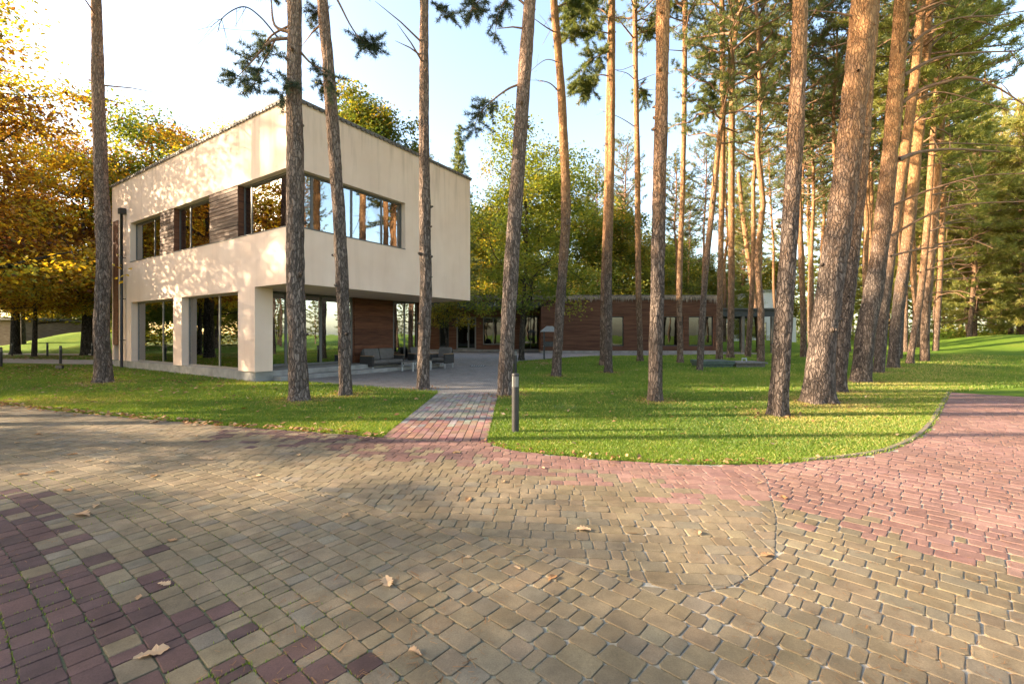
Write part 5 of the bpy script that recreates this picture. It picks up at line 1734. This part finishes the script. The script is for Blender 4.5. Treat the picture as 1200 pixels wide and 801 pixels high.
for k, (x, y, kd, s) in enumerate(SH):
    if k in SKIP: continue
    if kd == 'T':
        T = wood_pine(x, y, 1.0, None, "unseen pine added beside the forecourt to cast shade", "unseen trees added beside the forecourt to cast shade", k + 1)
        T.scale = (s, s, 1.0)
    elif kd in 'AB':
        T = copy_tree(A1 if kd == 'B' else A3); T.location = (x, y, 0); T.rotation_euler = (0, 0, k * 1.3); T.scale = (s,) * 3
        tag(T, "unseen orange oak added beside the forecourt to cast shade", "tree", "unseen trees added beside the forecourt to cast shade")
    else: wood_pine(x, y, s, None, "unseen pine added beside the forecourt to cast shade", "unseen trees added beside the forecourt to cast shade", k + 1)
# a few pines behind and right of the viewer, for the windows to mirror
for k, (x, y) in enumerate(((26, 3), (33, -6), (41, 4), (38, 13), (46, -3), (30, -16), (16, -26), (-6, -30), (50, 12), (4, -36))):
    wood_pine(x, y, 1.0 + 0.03 * k, None, "pine in the wood behind the viewer", "trees behind the viewer", k)

for k, (x, y) in enumerate(((46, 21), (51, 27), (45, 12), (57, 34), (63, 41), (52, 17), (60, 24), (44, 4), (49, -8), (40, -16), (66, 33), (58, 8))):
    wood_pine(x, y, 0.42 + 0.04 * (k % 4), None, "bushy young pine beside the drive right of the picture", "bushy pines right of the picture", k, 2.0)

# far-off wood that reads as one mass
r = np.random.default_rng(55)
cl = []
for ang in np.linspace(-64, 64, 150):
    a = math.radians(ang + r.normal(0, 0.4)); d = r.uniform(105, 150)
    h = r.uniform(11, 19)
    for q in range(10): cl.append((math.sin(a) * d + r.normal(0, 2.2), math.cos(a) * d + r.normal(0, 2.2), 1.0 + h * r.random()))
V, Fi, t = leaf_cloud(55, np.array(cl), 46, (1.5, 1.5, 1.2), 0.75, 0.45, 0.18)
tag(link("woodland", np_mesh("woodland", V, Fi, M['leaf_green'], attr=t)), "far off green wood closing the view between the trunks", "wood", kind='stuff')
# shrubs below the trees
cl = []
for k in range(70):
    y = r.uniform(54, 84); x = (r.uniform(430, 1230) - 600) * y / F
    if 20 < x < 41 and y < 72: continue
    for q in range(7): cl.append((x + r.normal(0, 1.3), y + r.normal(0, 0.7), 0.4 + abs(r.normal(0, 0.9))))
for k in range(34):
    y = r.uniform(56, 84); x = (r.uniform(-30, 150) - 600) * y / F
    for q in range(7): cl.append((x + r.normal(0, 1.5), y + r.normal(0, 0.7), 0.4 + abs(r.normal(0, 1.0))))
for k in range(60):
    a = math.radians(r.uniform(-100, -58)); d = r.uniform(62, 82)
    for q in range(7): cl.append((math.sin(a) * d + r.normal(0, 1.5), math.cos(a) * d + r.normal(0, 1.5), 0.4 + abs(r.normal(0, 1.2))))
V, Fi, t = leaf_cloud(56, np.array(cl), 60, (0.6, 0.6, 0.45), 0.32, 0.5, 0.2)
tag(link("undergrowth", np_mesh("undergrowth", V, Fi, M['leaf_green'], attr=t)), "yellow green undergrowth along the foot of the wood", "undergrowth", kind='stuff')

# ------------------------------------------------------------------ bollards
def bollard(p, lab, h=0.9, r_=0.055, s=1.0):
    T = empty("bollard_light", p, lab, "bollard", "bollard lights by the paths")
    m = MB(); m.cyl(0, 0, -0.02, 0.018, r_ * 1.15, n=24); m.cyl(0, 0, 0.018, h * 0.78, r_, n=24); m.build("post", M['bollard'], T)
    m = MB(); m.cyl(0, 0, h * 0.78, h * 0.955, r_ * 0.93, n=24); m.build("diffuser", M['diffuser'], T)
    m = MB(); m.cyl(0, 0, h * 0.955, h * 0.985, r_ * 1.02, n=24); m.cyl(0, 0, h * 0.985, h, r_ * 1.02, r_ * 0.9, n=24); m.build("cap", M['bollard'], T)
    m = MB()
    for k in range(3):
        a = k * 2.094; m.box(r_ * 0.9 * math.cos(a) - 0.006, r_ * 0.9 * math.cos(a) + 0.006, r_ * 0.9 * math.sin(a) - 0.006, r_ * 0.9 * math.sin(a) + 0.006, h * 0.781, h * 0.954)
    m.build("cage", M['bollard'], T)
    return T
bollard(G(604, 507), "nearest dark bollard light on the lawn corner beside the brick path")
bollard(G(604, 438), "bollard light behind the leaning pine at the path's right edge")
bollard(G(1, 430), "dark bollard light cut by the left edge of the photo")
bollard(G(71, 426), "dark bollard light beside the pale footpath left of the lone pine")
bollard(G(14, 417), "pale bollard light by the thick oak trunk at far left")
bollard(G(55.5, 417), "pale bollard light in front of the grassy mound at far left")
bollard(G(108, 417), "pale bollard light half hidden by the lone left pine")
FLO = empty("floodlight", G(70, 434), "small black floodlight lying low in the left lawn", "floodlight")
m = MB(); m.box(-0.13, 0.13, -0.05, 0.05, 0.08, 0.22, bev=0.015); m.build("lamp_head", M['pipe'], FLO)
m = MB(); m.tube([(0, 0, -0.02), (0, 0, 0.09)], [0.02, 0.02], 8); m.build("spike", M['pipe'], FLO)

# ------------------------------------------------------------------ low platform on the lawn
PF = empty("hatch_platform", (9.9, 20.6, 0), "low two part board platform with a green front on the far lawn", "platform")
m = MB(); m.box(-1.45, 0.0, -0.55, 0.8, 0.13, 0.29, bev=0.01); m.box(-1.4, -0.05, -0.5, 0.75, -0.02, 0.13); m.build("green_lid", M['green_box'], PF)
for k in range(7):
    m = MB(); m.box(0.06 + k * 0.2, 0.245 + k * 0.2, -0.6, 0.7, 0.17, 0.24, bev=0.006); m.build("board", M['grey_board'], PF)
m = MB(); m.box(0.1, 1.4, -0.45, 0.6, -0.02, 0.168); m.build("base", M['grey_board'], PF)
m = MB(); m.tube([(0.75, 0.3, 0.235), (0.75, 0.3, 0.36), (0.95, 0.3, 0.36), (0.95, 0.3, 0.235)], [0.03] * 4, 8); m.build("handle", M['zinc'], PF)
# zinc roofed stand
p = G(644, 421)
ST = empty("roofed_stand", (p.x, p.y, 0), "small dark stand with a pale pitched roof before the timber wall", "stand")
for sx in (-0.32, 0.32):
    for sy in (-0.25, 0.25):
        m = MB(); m.box(sx - 0.03, sx + 0.03, sy - 0.03, sy + 0.03, 0, 1.62); m.build("leg", M['dark_metal'], ST)
m = MB(); m.add([(-0.55, -0.42, 1.62), (0.55, -0.42, 1.62), (0.55, 0.42, 1.62), (-0.55, 0.42, 1.62), (-0.18, 0, 1.95), (0.18, 0, 1.95)], [(0, 1, 5, 4), (1, 2, 5), (2, 3, 4, 5), (3, 0, 4), (3, 2, 1, 0)]); m.build("roof", M['zinc'], ST)
m = MB(); m.box(-0.36, 0.36, -0.29, 0.29, 0.75, 0.82); m.build("shelf", M['dark_metal'], ST)
m = MB(); m.box(-0.28, 0.28, -0.22, 0.22, 0.821, 1.05, bev=0.02); m.build("box", M['dark_metal'], ST)
# manhole cover in the near lawn
p = G(662, 477)
MC = empty("manhole_cover", (p.x, p.y, 0), "dark round cover sunk in the lawn right of the bollard", "cover")
m = MB(); m.cyl(0, 0, -0.02, 0.008, 0.33, n=28); m.build("ring", M['kerb'], MC)
m = MB(); m.cyl(0, 0, 0.0081, 0.016, 0.27, n=28); m.build("lid", M['grey_board'], MC)
# drain grate in the patio
p = G(560, 429)
DG = empty("drain_grate", (p.x, p.y, 0.012), "dark drain grate set in the grey patio", "grate")
m = MB(); m.box(-0.35, 0.35, -0.35, 0.35, 0, 0.012); m.build("rim", M['dark_metal'], DG)
for k in range(6):
    m = MB(); m.box(-0.3 + k * 0.105, -0.24 + k * 0.105, -0.3, 0.3, 0.0121, 0.02); m.build("bar", M['zinc'], DG)

# ------------------------------------------------------------------ garden furniture under the overhang
def loc_uv(u, v, z=0.014): return C0 + U * u + Vv * v + Vector((0, 0, z))
def seat_set(name, lab, cat, u, v, width, nseat, rz):
    """seat facing local -y"""
    T = empty(name, loc_uv(u, v), lab, cat, rz=rz)
    w2 = width / 2
    m = MB()
    m.box(-w2, w2, -0.36, 0.36, 0.24, 0.31, bev=0.01); m.box(-w2 - 0.0, w2, 0.36, 0.42, 0.24, 0.80, bev=0.01)
    m.build("seat_frame", M['wicker'], T)
    for sx in (-w2 - 0.06, w2):
        m = MB(); m.box(sx, sx + 0.06, -0.36, 0.40, 0.20, 0.60, bev=0.01); s = m.build("arm", M['wicker'], T)
        m = MB(); m.box(sx - 0.015, sx + 0.075, -0.38, 0.36, 0.602, 0.632, bev=0.008); m.build("arm_top", M['armwood'], s)
        for sy in (-0.33, 0.33):
            m = MB(); m.box(sx + 0.005, sx + 0.055, sy - 0.025, sy + 0.025, 0, 0.20); m.build("leg", M['zinc'], T)
    for k in range(nseat):
        a = -w2 + 0.01 + k * (width / nseat); b = a + width / nseat - 0.02
        m = MB(); m.box(a, b, -0.37, 0.24, 0.312, 0.45, bev=0.03); m.build("seat_cushion", M['fabric'], T)
        Mx = Matrix.Translation((0, 0.20, 0.44)) @ Matrix.Rotation(math.radians(-15), 4, 'X')
        m = MB(); m.box(a + 0.01, b - 0.01, -0.07, 0.07, 0, 0.46, Mx, bev=0.03); m.build("back_cushion", M['fabric'], T)
    return T
seat_set("garden_sofa", "grey cushioned two seat garden sofa against the timber wall", "sofa", 5.15, 2.1, 1.5, 2, rotU)
seat_set("garden_chair", "grey cushioned garden chair right of the low table, behind the slender pine", "chair", 7.6, 1.1, 0.62, 1, rotU - math.radians(80))
seat_set("garden_chair", "grey cushioned garden chair beyond the low table by the glass", "chair", 7.3, 2.2, 0.62, 1, rotU - math.radians(20))
TB = empty("low_table", loc_uv(5.9, 0.95), "low slatted garden table in front of the grey sofa", "table", rz=rotU)
for k in range(6):
    m = MB(); m.box(-0.55, 0.55, -0.36 + k * 0.12, -0.26 + k * 0.12, 0.37, 0.40, bev=0.005); m.build("slat", M['grey_board'], TB)
for sx in (-0.5, 0.5):
    for sy in (-0.3, 0.3):
        m = MB(); m.box(sx - 0.025, sx + 0.025, sy - 0.025, sy + 0.025, 0, 0.369); m.build("leg", M['zinc'], TB)
m = MB(); m.box(-0.52, 0.52, -0.32, 0.32, 0.335, 0.3685); m.build("apron", M['zinc'], TB)

print("objects", len(bpy.data.objects), "unique tris", sum(sum(len(p.vertices) - 2 for p in me.polygons) if len(me.polygons) < 2000 else len(me.polygons) for me in bpy.data.meshes))
